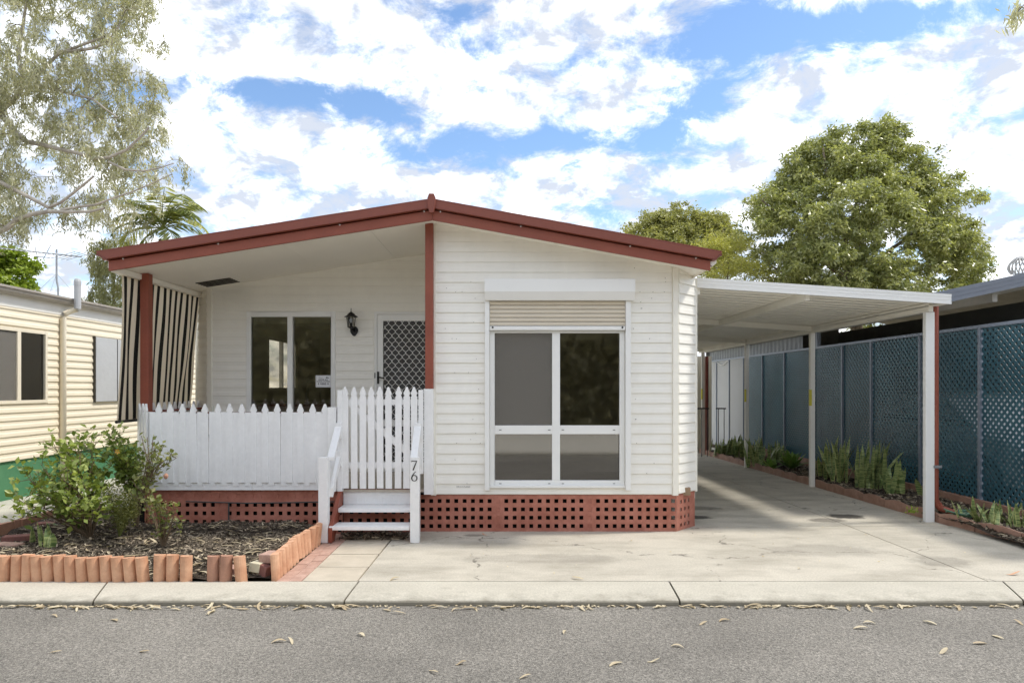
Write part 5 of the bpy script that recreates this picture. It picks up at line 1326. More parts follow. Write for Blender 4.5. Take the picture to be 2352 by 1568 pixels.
def shrub(name, label, base, stems, leafmat_, leaf_l, leaf_w, n_leaf, rng_seed, stem_r=.010, stem_m='stem_brown', droop=.1, sub=5, sublen=.18, hard_tips=None, fill=1.0, spread=.03):
    """stems: list of polylines (world points); side twigs grow from the upper part and carry leaves"""
    rs = random.Random(rng_seed)
    t = thing(name, label, 'shrub', base)
    sm = MB(); C = []; D = []
    for pl in stems:
        pl = [Vector(p) for p in pl]; m = len(pl); r0 = stem_r * rs.uniform(.7, 1.2)
        sm.tube(pl, [r0 * (1 - .75 * i / max(1, m - 1)) for i in range(m)], 6)
        tw = [pl]
        for k in range(sub):
            f = rs.uniform(.35, 1.0) * (m - 1); i = min(int(f), m - 2); p = pl[i].lerp(pl[i + 1], f - i)
            ax = (pl[i + 1] - pl[i]).normalized(); rd = Vector((rs.gauss(0, 1), rs.gauss(0, 1), rs.gauss(.35, .6))).normalized()
            dd = (ax * .6 + rd).normalized(); L_ = sublen * rs.uniform(.5, 1.3)
            q = [p, p + dd * L_ * .55, p + (dd + Vector((0, 0, .25))).normalized() * L_]
            sm.tube(q, [r0 * .4, r0 * .28, r0 * .12], 4); tw.append(q)
        for q in tw:
            for k in range(n_leaf):
                f = (1 - (rs.random() ** 1.7) * (.75 if q is not pl else .5)) * (len(q) - 1); i = min(int(f), len(q) - 2); p = q[i].lerp(q[i + 1], f - i)
                ax = (q[i + 1] - q[i]).normalized(); rd = Vector((rs.gauss(0, 1), rs.gauss(0, 1), rs.gauss(.1, .7))).normalized()
                dd = (ax * .5 + rd - Vector((0, 0, droop))).normalized(); C.append(p + dd * leaf_l * .6 + Vector((rs.gauss(0, spread), rs.gauss(0, spread), rs.gauss(0, spread)))); D.append(dd)
    sm.build('stems', stem_m, t)
    C = np.array([tuple(c - Vector(base)) for c in C]); D = np.array([tuple(d) for d in D]); n = len(C)
    ln = leaf_l * RNG.uniform(.6, 1.25, n); V = leaf_arrays(C, D, ln, ln * leaf_w / leaf_l * RNG.uniform(.8, 1.2, n), np.stack([RNG.normal(0, .6, n), RNG.normal(0, .6, n), np.ones(n)], 1))
    V = V.reshape(-1, 4, 3); nrm = np.cross(V[:, 2] - V[:, 0], V[:, 3] - V[:, 1]); nrm /= np.linalg.norm(nrm, axis=1, keepdims=True) + 1e-9
    V[:, 1] += nrm * (ln * .10)[:, None]; V[:, 3] += nrm * (ln * .10)[:, None]; V = V.reshape(-1, 3)
    T3 = np.arange(4 * n).reshape(-1, 4); T3 = np.concatenate([T3[:, [0, 1, 2]], T3[:, [0, 2, 3]]]); tn = RNG.beta(1.6, 2.0, n)
    o = link('foliage', fast_mesh('foliage', V, T3, np.concatenate([tn, tn])), leafmat_, t)
    return t
def cpt(px, py, d): return at(px / 4.9 / 1.0629, (1040 + py / 4.9) / 1.0629, d)
# bushy shrub: crop coordinates of the 4.9x enlargement, depth in metres
b0 = cpt(1080, 1290, 6.35); b0.z = bedz(b0.x, b0.y)
ends = [(640, 240, 6.3), (780, 140, 6.5), (890, 170, 6.6), (1020, 110, 6.5), (1150, 190, 6.7), (480, 440, 6.2), (340, 630, 6.2), (200, 880, 6.1), (260, 1080, 6.0), (1060, 480, 6.6), (700, 460, 6.2), (900, 420, 6.3), (560, 640, 6.4), (420, 800, 6.2), (760, 640, 6.0), (1180, 560, 6.7), (1000, 700, 6.1), (850, 860, 6.0), (620, 860, 6.1), (720, 1040, 6.1), (1200, 760, 6.5), (1250, 900, 6.4), (480, 960, 6.0), (940, 260, 6.4), (830, 300, 6.6), (1120, 1020, 6.1), (950, 1000, 5.95), (400, 700, 6.5), (650, 760, 6.3)]
st_ = []
for (a, b, d) in ends:
    e = cpt(a, b, d); m1 = b0.lerp(e, .35) + Vector((random.gauss(0, .03), random.gauss(0, .03), .05)); m2 = b0.lerp(e, .7) + Vector((random.gauss(0, .04), random.gauss(0, .04), .05))
    st_.append([b0, m1, m2, e])
shrub('flowering_shrub', 'bushy green shrub growing in the left of the front garden bed', tuple(b0), st_, 'leaf_shrub', .070, .044, 8, 3, .010, sub=6, sublen=.15)
# yellow-green bush next to it (against the porch corner)
b1 = cpt(1640, 1180, 6.75); b1.z = bedz(b1.x, b1.y)
ends = [(1300, 160, 6.8), (1400, 120, 6.9), (1480, 250, 6.7), (1560, 290, 6.8), (1380, 330, 6.6), (1280, 300, 6.7), (1500, 400, 6.6), (1620, 440, 6.7), (1440, 480, 6.7), (1340, 450, 6.8), (1560, 520, 6.8), (1250, 420, 6.8)]
st_ = []
for (a, b, d) in ends:
    e = cpt(a, b, d); k = cpt(1600, 720, 6.8) + Vector((random.gauss(0, .05), random.gauss(0, .03), 0)); st_.append([b1, b1.lerp(k, .6), k, k.lerp(e, .55) + Vector((0, 0, .02)), e])
shrub('rose_bush', 'thin yellow-green rose bush leaning left across the porch corner', tuple(b1), st_, 'leaf_shrub', .058, .037, 14, 5, .009, sub=6, sublen=.13)
# rose in front of the fence
b2 = cpt(1950, 1370, 6.1); b2.z = bedz(b2.x, b2.y)
ends = [(1690, 110, 6.3), (1760, 130, 6.35), (1830, 130, 6.3), (1960, 230, 6.3), (2060, 330, 6.2), (2110, 380, 6.25), (1850, 300, 6.3), (1760, 330, 6.35), (1930, 420, 6.2), (2040, 430, 6.2), (1700, 430, 6.3), (1820, 480, 6.35)]
st_ = []; k0 = cpt(1700, 820, 6.2)
for (a, b, d) in ends:
    e = cpt(a, b, d); st_.append([b2, b2.lerp(k0, .5) + Vector((.02, 0, 0)), k0 + Vector((random.gauss(0, .02), 0, 0)), cpt(1800, 560, 6.25).lerp(e, .35), e])
ends = [(1820, 800, 6.05), (1900, 880, 6.0), (2000, 930, 6.0), (2080, 1040, 6.0), (1860, 1000, 6.0), (1960, 1060, 6.0), (1800, 950, 6.1)]
for (a, b, d) in ends:
    e = cpt(a, b, d); st_.append([b2, b2.lerp(e, .5) + Vector((.02, -.02, .0)), e])
rose = shrub('rose_bush', 'slender bare-stemmed rose bush standing before the white picket fence', tuple(b2), st_, 'leaf_rose', .048, .032, 6, 9, .011, 'stem_brown', .1, sub=4, sublen=.11, spread=.02)
fl = cpt(1985, 590, 6.15); MB().lathe(tuple(fl), [(.002, -.03), (.018, -.02), (.022, 0), (.012, .018), (.002, .022)], 8).build('seed_head', 'terracotta_dull', rose)
fo = cpt(1415, 300, 6.6)
fm = MB()
for k in range(6):
    a = k * 1.05; fm.add([tuple(fo), tuple(fo + Vector((.02 * math.cos(a), -.01, .02 * math.sin(a)))), tuple(fo + Vector((.03 * math.cos(a + .4), -.015, .03 * math.sin(a + .4)))), tuple(fo + Vector((.02 * math.cos(a + .8), -.01, .02 * math.sin(a + .8))))], [(0, 1, 2, 3)])
tag(fm.build('orange_bloom', 'petal_orange', recalc=False), 'small orange bloom on the yellow-green rose bush', 'flower')
# ferny clump and cut stems between the shrubs
b3 = cpt(1430, 1260, 6.45); b3.z = bedz(b3.x, b3.y); st_ = []
for (a, b, d) in [(1300, 760, 6.5), (1350, 880, 6.4), (1420, 830, 6.5), (1480, 900, 6.4), (1550, 880, 6.5), (1620, 900, 6.5), (1560, 1000, 6.4), (1430, 1000, 6.3), (1500, 1080, 6.3), (1340, 980, 6.4), (1460, 1120, 6.3), (1620, 980, 6.5)]:
    e = cpt(a, b, d); st_.append([b3, b3.lerp(e, .5) + Vector((0, 0, .03)), e])
shrub('ferny_plant', 'soft yellow-green feathery plant between the two rose bushes', tuple(b3), st_, 'leaf_fern', .030, .012, 34, 12, .006, 'stem_green', .1, sub=5, sublen=.10)
# snake plants at the left
x_, y_ = cpt(520, 1350, 6.0).x, 6.05
snake(x_, y_, bedz(x_, y_) - .02, 7, .30, 'dark snake plant under the bushy shrub in the front bed', .25, .10, .10, .05)
snake(cpt(380, 1320, 6.2).x, 6.25, bedz(-4.3, 6.25) - .02, 3, .26, 'short yellow-edged snake plant beside the left tile row', .9, .04, .06, .06)
# small weed
x, y = ground_at(2096, 1180)
wd = thing('weed', 'tiny bright green weed beside the front carport post', 'plant', (x, y, .05))
C = RNG.normal(0, .035, (60, 3)); C[:, 2] = np.abs(C[:, 2]) + .01; me = fast_mesh('leaves', leaf_arrays(C, RNG.normal(size=(60, 3)) + np.array([0, 0, .6]), np.full(60, .035), np.full(60, .016)), np.arange(240).reshape(-1, 4), RNG.random(60)); link('leaves', me, 'leaf_bright', wd)

# ================================================================== TREES
def inside(poly, x, y):
    c = False; n = len(poly); j = n - 1
    for i in range(n):
        xi, yi = poly[i]; xj, yj = poly[j]
        if (yi > y) != (yj > y) and x < (xj - xi) * (y - yi) / (yj - yi) + xi: c = not c
        j = i
    return c
def crown_targets(poly, n, D, gaps=(), thick=1.0, shell=.5, maxt=4.0, mind=.16, edge_bias=0):
    """points through the volume of a crown whose outline is given; rounds the crown in depth"""
    xs = [p[0] for p in poly]; ys = [p[1] for p in poly]; out = []; tries = 0
    while len(out) < n and tries < n * 60:
        tries += 1
        x, y = random.uniform(min(xs), max(xs)), random.uniform(min(ys), max(ys))
        if not inside(poly, x, y): continue
        if any(((x - a) / c) ** 2 + ((y - b) / d) ** 2 < 1 for a, b, c, d in gaps): continue
        # distance to the outline sideways and up
        l = x
        while inside(poly, l, y) and x - l < 600: l -= 14
        r = x
        while inside(poly, r, y) and r - x < 600: r += 14
        t_ = y
        while inside(poly, x, t_) and y - t_ < 600: t_ -= 14
        hw = (r - l) / 2; u = (x - (l + r) / 2) / hw
        dome = min(1.0, math.sqrt(max(0.02, (y - t_) / 150.0)))
        half = min(maxt, hw * D / F) * math.sqrt(max(0, 1 - u * u)) * dome * thick
        w = random.uniform(-1, 1)
        if random.random() < shell: w = -random.uniform(.55, 1.0) if random.random() < .7 else random.uniform(.5, 1)
        out.append(at(x, y, D + w * half))
    return out
def grow(limbs, targets, seg=.35, rad_tip=.006, droop=0.0):
    """join every target to the nearest point of the growing branch skeleton"""
    nodes = []; rad = []
    tubes = []
    for pl, r0, r1 in limbs:
        pl = [Vector(p) for p in pl]; fine = []; 
        for a, b in zip(pl[:-1], pl[1:]):
            k = max(1, int((b - a).length / seg))
            fine += [a.lerp(b, i / k) for i in range(k)]
        fine.append(pl[-1]); m = len(fine)
        # smooth
        sm = [fine[0]] + [(fine[i - 1] + fine[i] * 2 + fine[i + 1]) / 4 + Vector((random.gauss(0, .02), random.gauss(0, .02), random.gauss(0, .02))) for i in range(1, m - 1)] + [fine[-1]]
        rr = [r0 + (r1 - r0) * i / (m - 1) for i in range(m)]
        tubes.append((sm, rr, 8)); nodes += sm; rad += rr
    NA = np.array([tuple(p) for p in nodes]); RA = np.array(rad)
    rem = np.array([tuple(t) for t in targets]); 
    d0 = np.array([np.min(np.sum((NA - t) ** 2, 1)) for t in rem]); order = np.argsort(d0)
    tw = []
    for i in order:
        t = rem[i]; d2 = np.sum((NA - t) ** 2, 1) + np.maximum(0, NA[:, 2] - t[2] - .2) * 1.5; j = int(np.argmin(d2)); p = Vector(NA[j]); e = Vector(t); L_ = (e - p).length
        k = max(3, int(L_ / .3)); bend = Vector((random.gauss(0, .1), random.gauss(0, .1), .18 + random.gauss(0, .08))) * L_
        pts = [p.lerp(e, s / k) + bend * (4 * (s / k) * (1 - s / k)) * .5 for s in range(k + 1)]
        r0 = min(RA[j] * .7, .008 + .016 * L_); rr = [r0 + (rad_tip - r0) * s / k for s in range(k + 1)]
        tubes.append((pts, rr, 5)); tw.append(pts)
        NA = np.vstack([NA, [tuple(q) for q in pts[1:]]]); RA = np.concatenate([RA, rr[1:]])
    return tubes, tw
def clumped(centres, k, R_, zflat=.75):
    out = []
    for c in centres:
        r = R_ * random.uniform(.7, 1.25)
        for _ in range(max(3, int(k * random.uniform(.7, 1.3)))):
            v = Vector((random.gauss(0, 1), random.gauss(0, 1), random.gauss(.35, .8))).normalized() * r * random.uniform(.75, 1.0)
            out.append(c + Vector((v.x, v.y, v.z * zflat)))
    return out
def tree(name, label, trunk_base, limbs, targets, leaf, bark, leafmat_, n_leaf, ll, lw, sig, droop=0.0, up=.0, along=.6, group=None, flat=.6, tipr=.006, tuft=False, pend=False):
    t = thing(name, label, 'tree', tuple(trunk_base), group); off = np.array(tuple(trunk_base))
    tubes, tw = grow(limbs, targets, rad_tip=tipr)
    mb = MB(); mt = MB()
    for p, r, n in tubes: (mb if n == 8 else mt).tube(p, r, n, caps=False)
    mb.build('trunk', bark, t, recalc=False, smooth=True)
    tg_ = mt.build('twigs', 'bark', t, recalc=False, smooth=True); tg_['kind'] = 'stuff'
    C = []; D = []; TW = []
    for pts in tw:
        k = len(pts); nn = max(3, int(n_leaf * random.uniform(.45, 1.5)))
        f = (1 - RNG.random(nn) ** 1.4 * along) * (k - 1); i = np.minimum(f.astype(int), k - 2); fr = (f - i)[:, None]
        P = np.array([tuple(q) for q in pts]); c = P[i] * (1 - fr) + P[i + 1] * fr
        o = RNG.normal(size=(nn, 3)) * sig * random.uniform(.7, 1.3); o[:, 2] *= flat
        c = c + o; c[:, 2] -= droop * sig * np.abs(RNG.normal(size=nn))
        d = RNG.normal(size=(nn, 3)); d[:, 2] -= droop * 2.2; d += o / (sig + 1e-6) * up
        if pend:
            ns = 4; fs_ = (1 - RNG.random(ns) * .55) * (k - 1); ii = np.minimum(fs_.astype(int), k - 2); fr_ = (fs_ - ii)[:, None]
            bs_ = P[ii] * (1 - fr_) + P[ii + 1] * fr_ + RNG.normal(size=(ns, 3)) * .05
            dr_ = RNG.normal(size=(ns, 3)) * .35; dr_[:, 2] = -1; ln_ = RNG.uniform(.16, .42, ns)
            w_ = RNG.integers(0, ns, nn); u_ = RNG.random(nn)
            c = bs_[w_] + dr_[w_] * (u_ * ln_[w_])[:, None] + RNG.normal(size=(nn, 3)) * .035
            d = dr_[w_] * .8 + RNG.normal(size=(nn, 3)) * .45
        if tuft:
            td = P[-1] - P[-2]; td = td / (np.linalg.norm(td) + 1e-9)
            d = RNG.normal(size=(nn, 3)) + td * .5; d[:, 2] = d[:, 2] * .7 + .05; d /= np.linalg.norm(d, axis=1, keepdims=True)
            c = c + d * ll * RNG.uniform(.3, .9, nn)[:, None]; d[:, 2] -= droop * 2.0
        C.append(c); D.append(d); TW.append(np.full(nn, RNG.random()))
    C = np.concatenate(C); D = np.concatenate(D); n = len(C)
    ln = ll * RNG.uniform(.65, 1.3, n)
    tws = RNG.normal(size=(n, 3)) * .9; tws[:, 2] += .9 if droop < .3 else 0
    V = leaf_arrays(C - off, D, ln, ln * lw / ll * RNG.uniform(.75, 1.3, n), tws)
    link('crown', fast_mesh('crown', V, np.arange(4 * n).reshape(-1, 4), np.clip(RNG.beta(1.6, 1.6, n) * .62 + np.concatenate(TW) * .40, 0, 1)), leafmat_, t)
    return t

# -- big gum tree at the left
DE = 17.0
def A(x, y, d=DE): return at(x, y, d)
tb = A(-330, 890, 18); tb.z = -.4
limbs = [([tb, A(-320, 700, 18), A(-290, 520, 17.6), A(-240, 380, 17.4), A(-200, 250, 17.2), A(-130, 60, 17), A(-90, -120, 17)], .34, .10),
         ([A(-290, 520, 17.6), A(-160, 560, 17.0), A(-60, 552, 16.6), A(0, 542, 16.4), A(18, 525, 16.4), A(28, 500, 16.4), A(75, 491, 16.3), A(140, 482, 16.2), A(205, 490, 16.1), A(240, 478, 16)], .16, .03),
         ([A(-240, 400, 17.4), A(-100, 400, 17), A(0, 408, 16.6), A(35, 432, 16.5), A(70, 462, 16.5), A(112, 486, 16.4), A(135, 470, 16.4), A(170, 440, 16.2), A(215, 405, 16.1)], .12, .03),
         ([A(-230, 360, 17.4), A(-110, 300, 17.3), A(0, 262, 17.2), A(20, 232, 17.2), A(60, 202, 17.2), A(90, 162, 17.2), A(132, 120, 17.1), A(190, 95, 17), A(240, 85, 16.9)], .15, .03),
         ([A(0, 262, 17.2), A(60, 330, 17), A(130, 336, 16.8), A(185, 352, 16.7), A(250, 372, 16.6), A(300, 345, 16.6), A(330, 310, 16.5), A(342, 292, 16.5)], .10, .025),
         ([A(60, 202, 17.2), A(130, 200, 17), A(160, 215, 16.9), A(220, 225, 16.8), A(270, 270, 16.7)], .06, .02),
         ([A(132, 120, 17.1), A(210, 118, 17), A(252, 98, 17), A(272, 72, 17), A(288, 25, 17)], .06, .018),
         ([A(60, 202, 17.2), A(38, 130, 17.5), A(55, 60, 17.6), A(70, -40, 17.6)], .07, .03),
         ([A(140, 482, 16.2), A(225, 470, 16.1), A(250, 455, 16.1), A(300, 442, 16), A(345, 425, 15.9), A(395, 400, 15.8)], .045, .012),
         ([A(250, 372, 16.6), A(290, 400, 16.4), A(330, 395, 16.3), A(400, 375, 16.2)], .04, .012)]
limbs = [([p if p is tb else p * 0.94 + Vector((0, 0, EYE * .06)) for p in pl], r0 * .72, r1 * .8) for pl, r0, r1 in limbs]
poly = [(-420, -140), (325, -140), (348, 0), (362, 60), (368, 110), (352, 165), (358, 210), (330, 235), (356, 262), (382, 320), (405, 362), (425, 392), (410, 428), (388, 452), (350, 470), (318, 500), (262, 505), (228, 530), (196, 520), (160, 535), (140, 508), (88, 492), (60, 535), (25, 545), (0, 520), (-70, 545), (-420, 480)]
gaps = [(285, 158, 62, 15), (245, 305, 30, 12), (110, 312, 22, 10), (275, 418, 26, 14), (160, 150, 26, 10), (70, 420, 20, 12), (180, 400, 16, 12), (330, 60, 14, 30), (215, 60, 16, 12), (110, 60, 18, 14)]
tg = crown_targets(poly, 430, DE, gaps, thick=.55, shell=.4, maxt=3.2)
tg = clumped(tg, 6.5, .46, .8)
tree('gum_tree', 'tall pale-limbed gum tree with fine drooping leaves at upper left', tb, limbs, tg, None, 'pale_bark', 'leaf_euc', 46, .125, .024, .16, droop=.75, along=.75, flat=1.0, pend=True)
# -- weeping tree behind the two houses
wb_ = at(255, 800, 19); wb_.z = -.4
poly = [(205, 560), (250, 540), (305, 545), (330, 600), (320, 730), (150, 740), (175, 690), (215, 650), (198, 600)]
tg = crown_targets(poly, 200, 18.5, [(225, 690, 12, 14)], thick=.8)
tree('weeping_tree', 'small weeping gum behind the gap between the two houses', wb_, [([wb_, at(258, 740, 19), at(262, 660, 18.8), at(258, 580, 18.6)], .10, .03)], tg, None, 'bark', 'leaf_weep', 62, .13, .022, .22, droop=.8, along=.8, flat=.9, pend=True)
# -- bright green tree
gb = at(10, 800, 23); gb.z = -.5
poly = [(-120, 570), (0, 565), (14, 585), (35, 592), (62, 602), (78, 632), (74, 660), (60, 700), (-120, 720)]
tg = clumped(crown_targets(poly, 34, 23, thick=.8), 10, .42, .7)
tree('leafy_tree', 'bright green leafy tree beyond the neighbouring roof at the far left', gb, [([gb, at(5, 720, 23), at(0, 640, 23)], .12, .04)], tg, None, 'bark', 'leaf_bright', 30, .15, .10, .08, along=.22, flat=.7, tuft=True)
# -- big broadleaf tree right
bb = at(1975, 890, 26); bb.z = -.6
def Bt(x, y, d=26): return at(x, y, d)
limbs = [([bb, Bt(1968, 760), Bt(1958, 690), Bt(1950, 640)], .26, .20),
         ([Bt(1950, 640), Bt(1962, 590), Bt(1985, 545), Bt(1995, 500, 26.3), Bt(2005, 440, 26.5), Bt(2010, 370, 26.5), Bt(2020, 310, 26.4)], .17, .03),
         ([Bt(1950, 640), Bt(1935, 580, 25.6), Bt(1945, 535, 25.4), Bt(1930, 470, 25.2), Bt(1900, 400, 25), Bt(1890, 340, 25)], .13, .03),
         ([Bt(1945, 535, 25.4), Bt(1965, 490, 25), Bt(1975, 430, 24.8), Bt(1985, 380, 24.6)], .08, .02),
         ([Bt(1958, 680), Bt(2010, 610, 25.5), Bt(2050, 570, 25), Bt(2110, 530, 24.8), Bt(2170, 480, 25)], .11, .03),
         ([Bt(1962, 700), Bt(2040, 650, 25.5), Bt(2110, 620, 25), Bt(2190, 600, 25), Bt(2240, 560, 25)], .09, .02),
         ([Bt(1950, 650), Bt(1890, 600, 25.5), Bt(1840, 540, 25), Bt(1790, 490, 25), Bt(1750, 460, 25)], .10, .02),
         ([Bt(1955, 690), Bt(1880, 660, 25), Bt(1800, 630, 24.6), Bt(1760, 600, 24.5)], .08, .02),
         ([Bt(1985, 545), Bt(2040, 490, 27), Bt(2090, 430, 27.4), Bt(2120, 390, 27.5)], .09, .02)]
poly = [(1712, 462), (1738, 438), (1795, 418), (1790, 378), (1830, 345), (1880, 312), (1920, 292), (1955, 300), (1975, 278), (2015, 270), (2062, 284), (2098, 318), (2140, 350), (2158, 392), (2200, 420), (2240, 440), (2245, 490), (2242, 522), (2272, 572), (2285, 612), (2250, 650), (2260, 760), (1770, 760), (1745, 640), (1728, 572), (1755, 545), (1722, 505)]
gaps = [(1855, 480, 26, 16), (1990, 600, 30, 24), (2075, 600, 30, 16), (1900, 640, 20, 12), (2130, 650, 30, 14), (1960, 500, 16, 26), (2090, 450, 14, 14), (1800, 560, 18, 14), (2040, 540, 20, 12)]
poly = [(1998 + (a - 1998) * .93, 560 + (b - 560) * .92) for a, b in poly]
tg = crown_targets(poly, 330, 26, gaps, thick=.85, shell=.55, maxt=4.6)
tg = clumped(tg, 9, .62, .8)
tree('broadleaf_tree', 'large rounded dark green tree standing behind the white carport', bb, limbs, tg, None, 'bark', 'leaf_broad', 58, .155, .056, .11, droop=.25, along=.25, flat=.7, tuft=True)
# -- two smaller trees behind the roof
sb2 = at(1590, 890, 34); sb2.z = -.8
poly = [(1440, 545), (1475, 512), (1525, 490), (1580, 484), (1640, 500), (1690, 518), (1702, 545), (1720, 620), (1470, 640)]
tg = crown_targets(poly, 190, 34, thick=.9, maxt=3.5)
tg = clumped(tg, 8, .6, .8)
tree('domed_tree', 'olive green domed tree rising behind the right roof slope', sb2, [([sb2, at(1590, 700, 34), at(1585, 600, 34), at(1580, 540, 34)], .2, .06)], tg, None, 'bark', 'leaf_small', 48, .15, .065, .11, droop=.1, along=.22, flat=.7, tuft=True)
sb3 = at(1680, 890, 25); sb3.z = -.7
poly = [(1600, 590), (1610, 555), (1645, 540), (1695, 545), (1735, 570), (1752, 610), (1756, 690), (1600, 690)]
tg = clumped(crown_targets(poly, 44, 25, thick=.9, maxt=2.0), 8, .42, .7)
tree('lime_tree', 'feathery yellow-green tree between the roof end and the large tree', sb3, [([sb3, at(1680, 740, 25), at(1672, 650, 25), at(1675, 590, 25)], .10, .03)], tg, None, 'bark', 'leaf_lime', 44, .11, .035, .14, up=.6, flat=.7)
# -- gum whose branch tip hangs into the upper right corner
gt = Vector((14.5, 13.0, -.1)); tip = at(2338, 28, 9.0)
limbs = [([gt, Vector((14.4, 13.0, 3)), Vector((13.6, 12.5, 6.4)), Vector((11.4, 11.2, 7.9)), Vector((9.0, 9.6, 7.6)), tip + Vector((.25, .05, .35)), tip], .22, .006)]
tg = [tip + Vector((random.gauss(.02, .06), random.gauss(0, .1), random.gauss(0, .06))) for _ in range(6)] + [Vector((10.0, 10.2, 7.8)) + Vector((random.gauss(0, .3), random.gauss(0, .3), random.gauss(0, .2))) for _ in range(14)]
tree('gum_branch_tree', 'gum tree whose leafy twig hangs into the top right corner', gt, limbs, tg, None, 'pale_bark', 'leaf_euc', 22, .13, .022, .07, droop=.9, along=.5, flat=.9)
# -- palm
pb = at(372, 545, 18); pc_ = at(372, 528, 18); pg = Vector((pb.x, pb.y, -.4))
palm = thing('palm_tree', 'feather palm crown showing above the left roof slope', 'palm', tuple(pg))
MB().tube([pg, Vector((pb.x, pb.y, 2.5)), pc_ - Vector((0, 0, .25))], [.13, .11, .09], 10).build('trunk', 'bark', palm)
fr = [(.35, 1.7, .95), (.75, 1.75, .75), (1.0, 1.8, .55), (.9, 1.5, .5), (1.25, 1.5, .2), (-.5, 1.5, .7), (-.95, 1.5, .35), (-1.3, 1.45, .1), (0.1, 1.3, 1.1), (2.2, 1.3, .6), (-2.3, 1.3, .6), (1.6, 1.4, .0), (-1.7, 1.35, -.1), (3.0, 1.3, .8), (.6, 1.2, -.3), (-.4, 1.2, -.5), (1.1, 1.5, .75), (-1.1, 1.5, .8)]
for i, (az, L_, el) in enumerate(fr):
    d = Vector((math.sin(az), -.55 * math.cos(az), 0)); pos = pc_.copy(); V = []; T = []; rach = [pos.copy()]; a = el + .55
    n = 16; C = []; Dd = []; tw_ = []
    for k in range(n):
        a -= .07 + .01 * k * .5
        stp = d * math.cos(a) + Vector((0, 0, math.sin(a))); pos = pos + stp * (L_ / n); rach.append(pos.copy())
        if k > 1:
            for sg in (-1, 1):
                sd = stp.cross(Vector((0, 0, 1))); sd = (sd.normalized() if sd.length > .05 else Vector((1, 0, 0))) * sg
                for _ in range(2):
                    ld = (sd * .85 + stp * .55 - Vector((0, 0, .35 + .2 * random.random()))).normalized(); ll = .52 * math.sin(math.pi * (.12 + .8 * k / n)) * random.uniform(.85, 1.1)
                    q = pos - stp * random.uniform(0, L_ / n); C.append(tuple(q + ld * ll / 2)); Dd.append(tuple(ld)); tw_.append(ll)
    C = np.array(C) - np.array(tuple(pg)); n_ = len(C)
    me = fast_mesh('frond', leaf_arrays(C, np.array(Dd), np.array(tw_), np.full(n_, .045)), np.arange(4 * n_).reshape(-1, 4), np.clip(RNG.normal(.25 if i % 4 else .85, .15, n_), 0, 1))
    f_ = link('frond', me, 'leaf_palm', palm)
    MB().tube(rach, [.018 * (1 - .8 * k / n) for k in range(n + 1)], 5).build('rachis', 'stem_green', f_)
# unseen hedge added behind the viewer, stands in for trees mirrored in the windows
n = 60000
hx = RNG.uniform(-22, 26, n); top = 4.1 + .6 * np.sin(hx * .55) + .4 * np.sin(hx * 1.37 + 1) + .4 * np.sin(hx * 4.1)
hz = RNG.random(n) ** .8 * top; hy = -10.6 + RNG.normal(0, .55, n)
hd_ = link('reflection_hedge', fast_mesh('reflection_hedge', leaf_arrays(np.stack([hx, hy, hz], 1), RNG.normal(size=(n, 3)), np.full(n, .24), np.full(n, .14)), np.arange(4 * n).reshape(-1, 4), RNG.random(n)), 'hedge_leaf')
hv = []; hq = []
for i in range(97):
    for j in range(13):
        x = -22 + 48 * i / 96; tp = 4.3 + .5 * math.sin(x * .55) + .3 * math.sin(x * 1.37 + 1)
        hv.append((x, -11.0 + .35 * math.sin(x * 2.3 + j) + .3 * math.sin(j * 1.9 + x), tp * j / 12))
for i in range(96):
    for j in range(12): hq.append((i * 13 + j, i * 13 + 13 + j, i * 13 + 14 + j, i * 13 + j + 1))
link('hedge_backdrop', fast_mesh('hedge_backdrop', hv, hq), 'hedge_backing', hd_)  # solid backdrop added so no bright sky shows in the window reflections
tag(hd_, 'unseen hedge added across the road to give the windows dark reflections', 'hedge', kind='stuff')

# ================================================================== FALLEN LEAVES
def dry_leaf_mesh(L_, w, curl, bend):
    V = []; n = 6
    for k in range(n + 1):
        t = k / n; ww = w * math.sin(math.pi * (.06 + .9 * t)) ** .8
        x = (t - .5) * L_; y = bend * (t - .5) ** 2 * L_; z = .004 + curl * (math.sin(math.pi * t) * .5 + .3 * t * t) * L_
        V += [(x, y - ww / 2, z + .18 * ww), (x, y, z), (x, y + ww / 2, z + .22 * ww)]
    Q = [(k * 3 + c, k * 3 + c + 1, k * 3 + 4 + c, k * 3 + 3 + c) for k in range(n) for c in range(2)]
    return np.array(V), Q
def litter(name, pts, label, kindm='litter', tmin=0, smin=.06, smax=.14):
    VV = []; QQ = []; TT = []; off = 0
    for (x, y, z) in pts:
        V, Q = dry_leaf_mesh(random.uniform(smin, smax), random.uniform(.014, .027), random.uniform(-.05, .22), random.uniform(-1, 1))
        a = random.uniform(0, 6.28) if random.random() < .5 else random.gauss(0, .45)
        c, s = math.cos(a), math.sin(a); tl = random.gauss(0, .18)
        X = V[:, 0] * c - V[:, 1] * s + x; Y = V[:, 0] * s + V[:, 1] * c + y; Z = np.maximum(V[:, 2] + V[:, 0] * tl, .002) + z
        VV.append(np.stack([X, Y, Z], 1)); QQ += [tuple(i + off for i in q) for q in Q]; off += len(V); TT += [random.uniform(tmin, 1)] * len(Q)
    o = link(name, fast_mesh(name, np.concatenate(VV), QQ, TT), kindm); return o
pts = []
for _ in range(170):
    x = random.uniform(-4.2, 4.4)
    if random.random() > .45 + .5 * abs(math.sin(x * 1.7 + .6)): continue
    pts.append((x, 4.815 - abs(random.gauss(0, .035)), ROADZ + .002))
o = litter('leaf_litter', pts, None); tag(o, 'drift of dry tan gum leaves in the gutter along the kerb', 'leaf litter', kind='stuff')
fine_ = []
for _ in range(260): fine_.append((random.uniform(-4.2, 4.4), 4.825 - abs(random.gauss(0, .02)), ROADZ + .001))
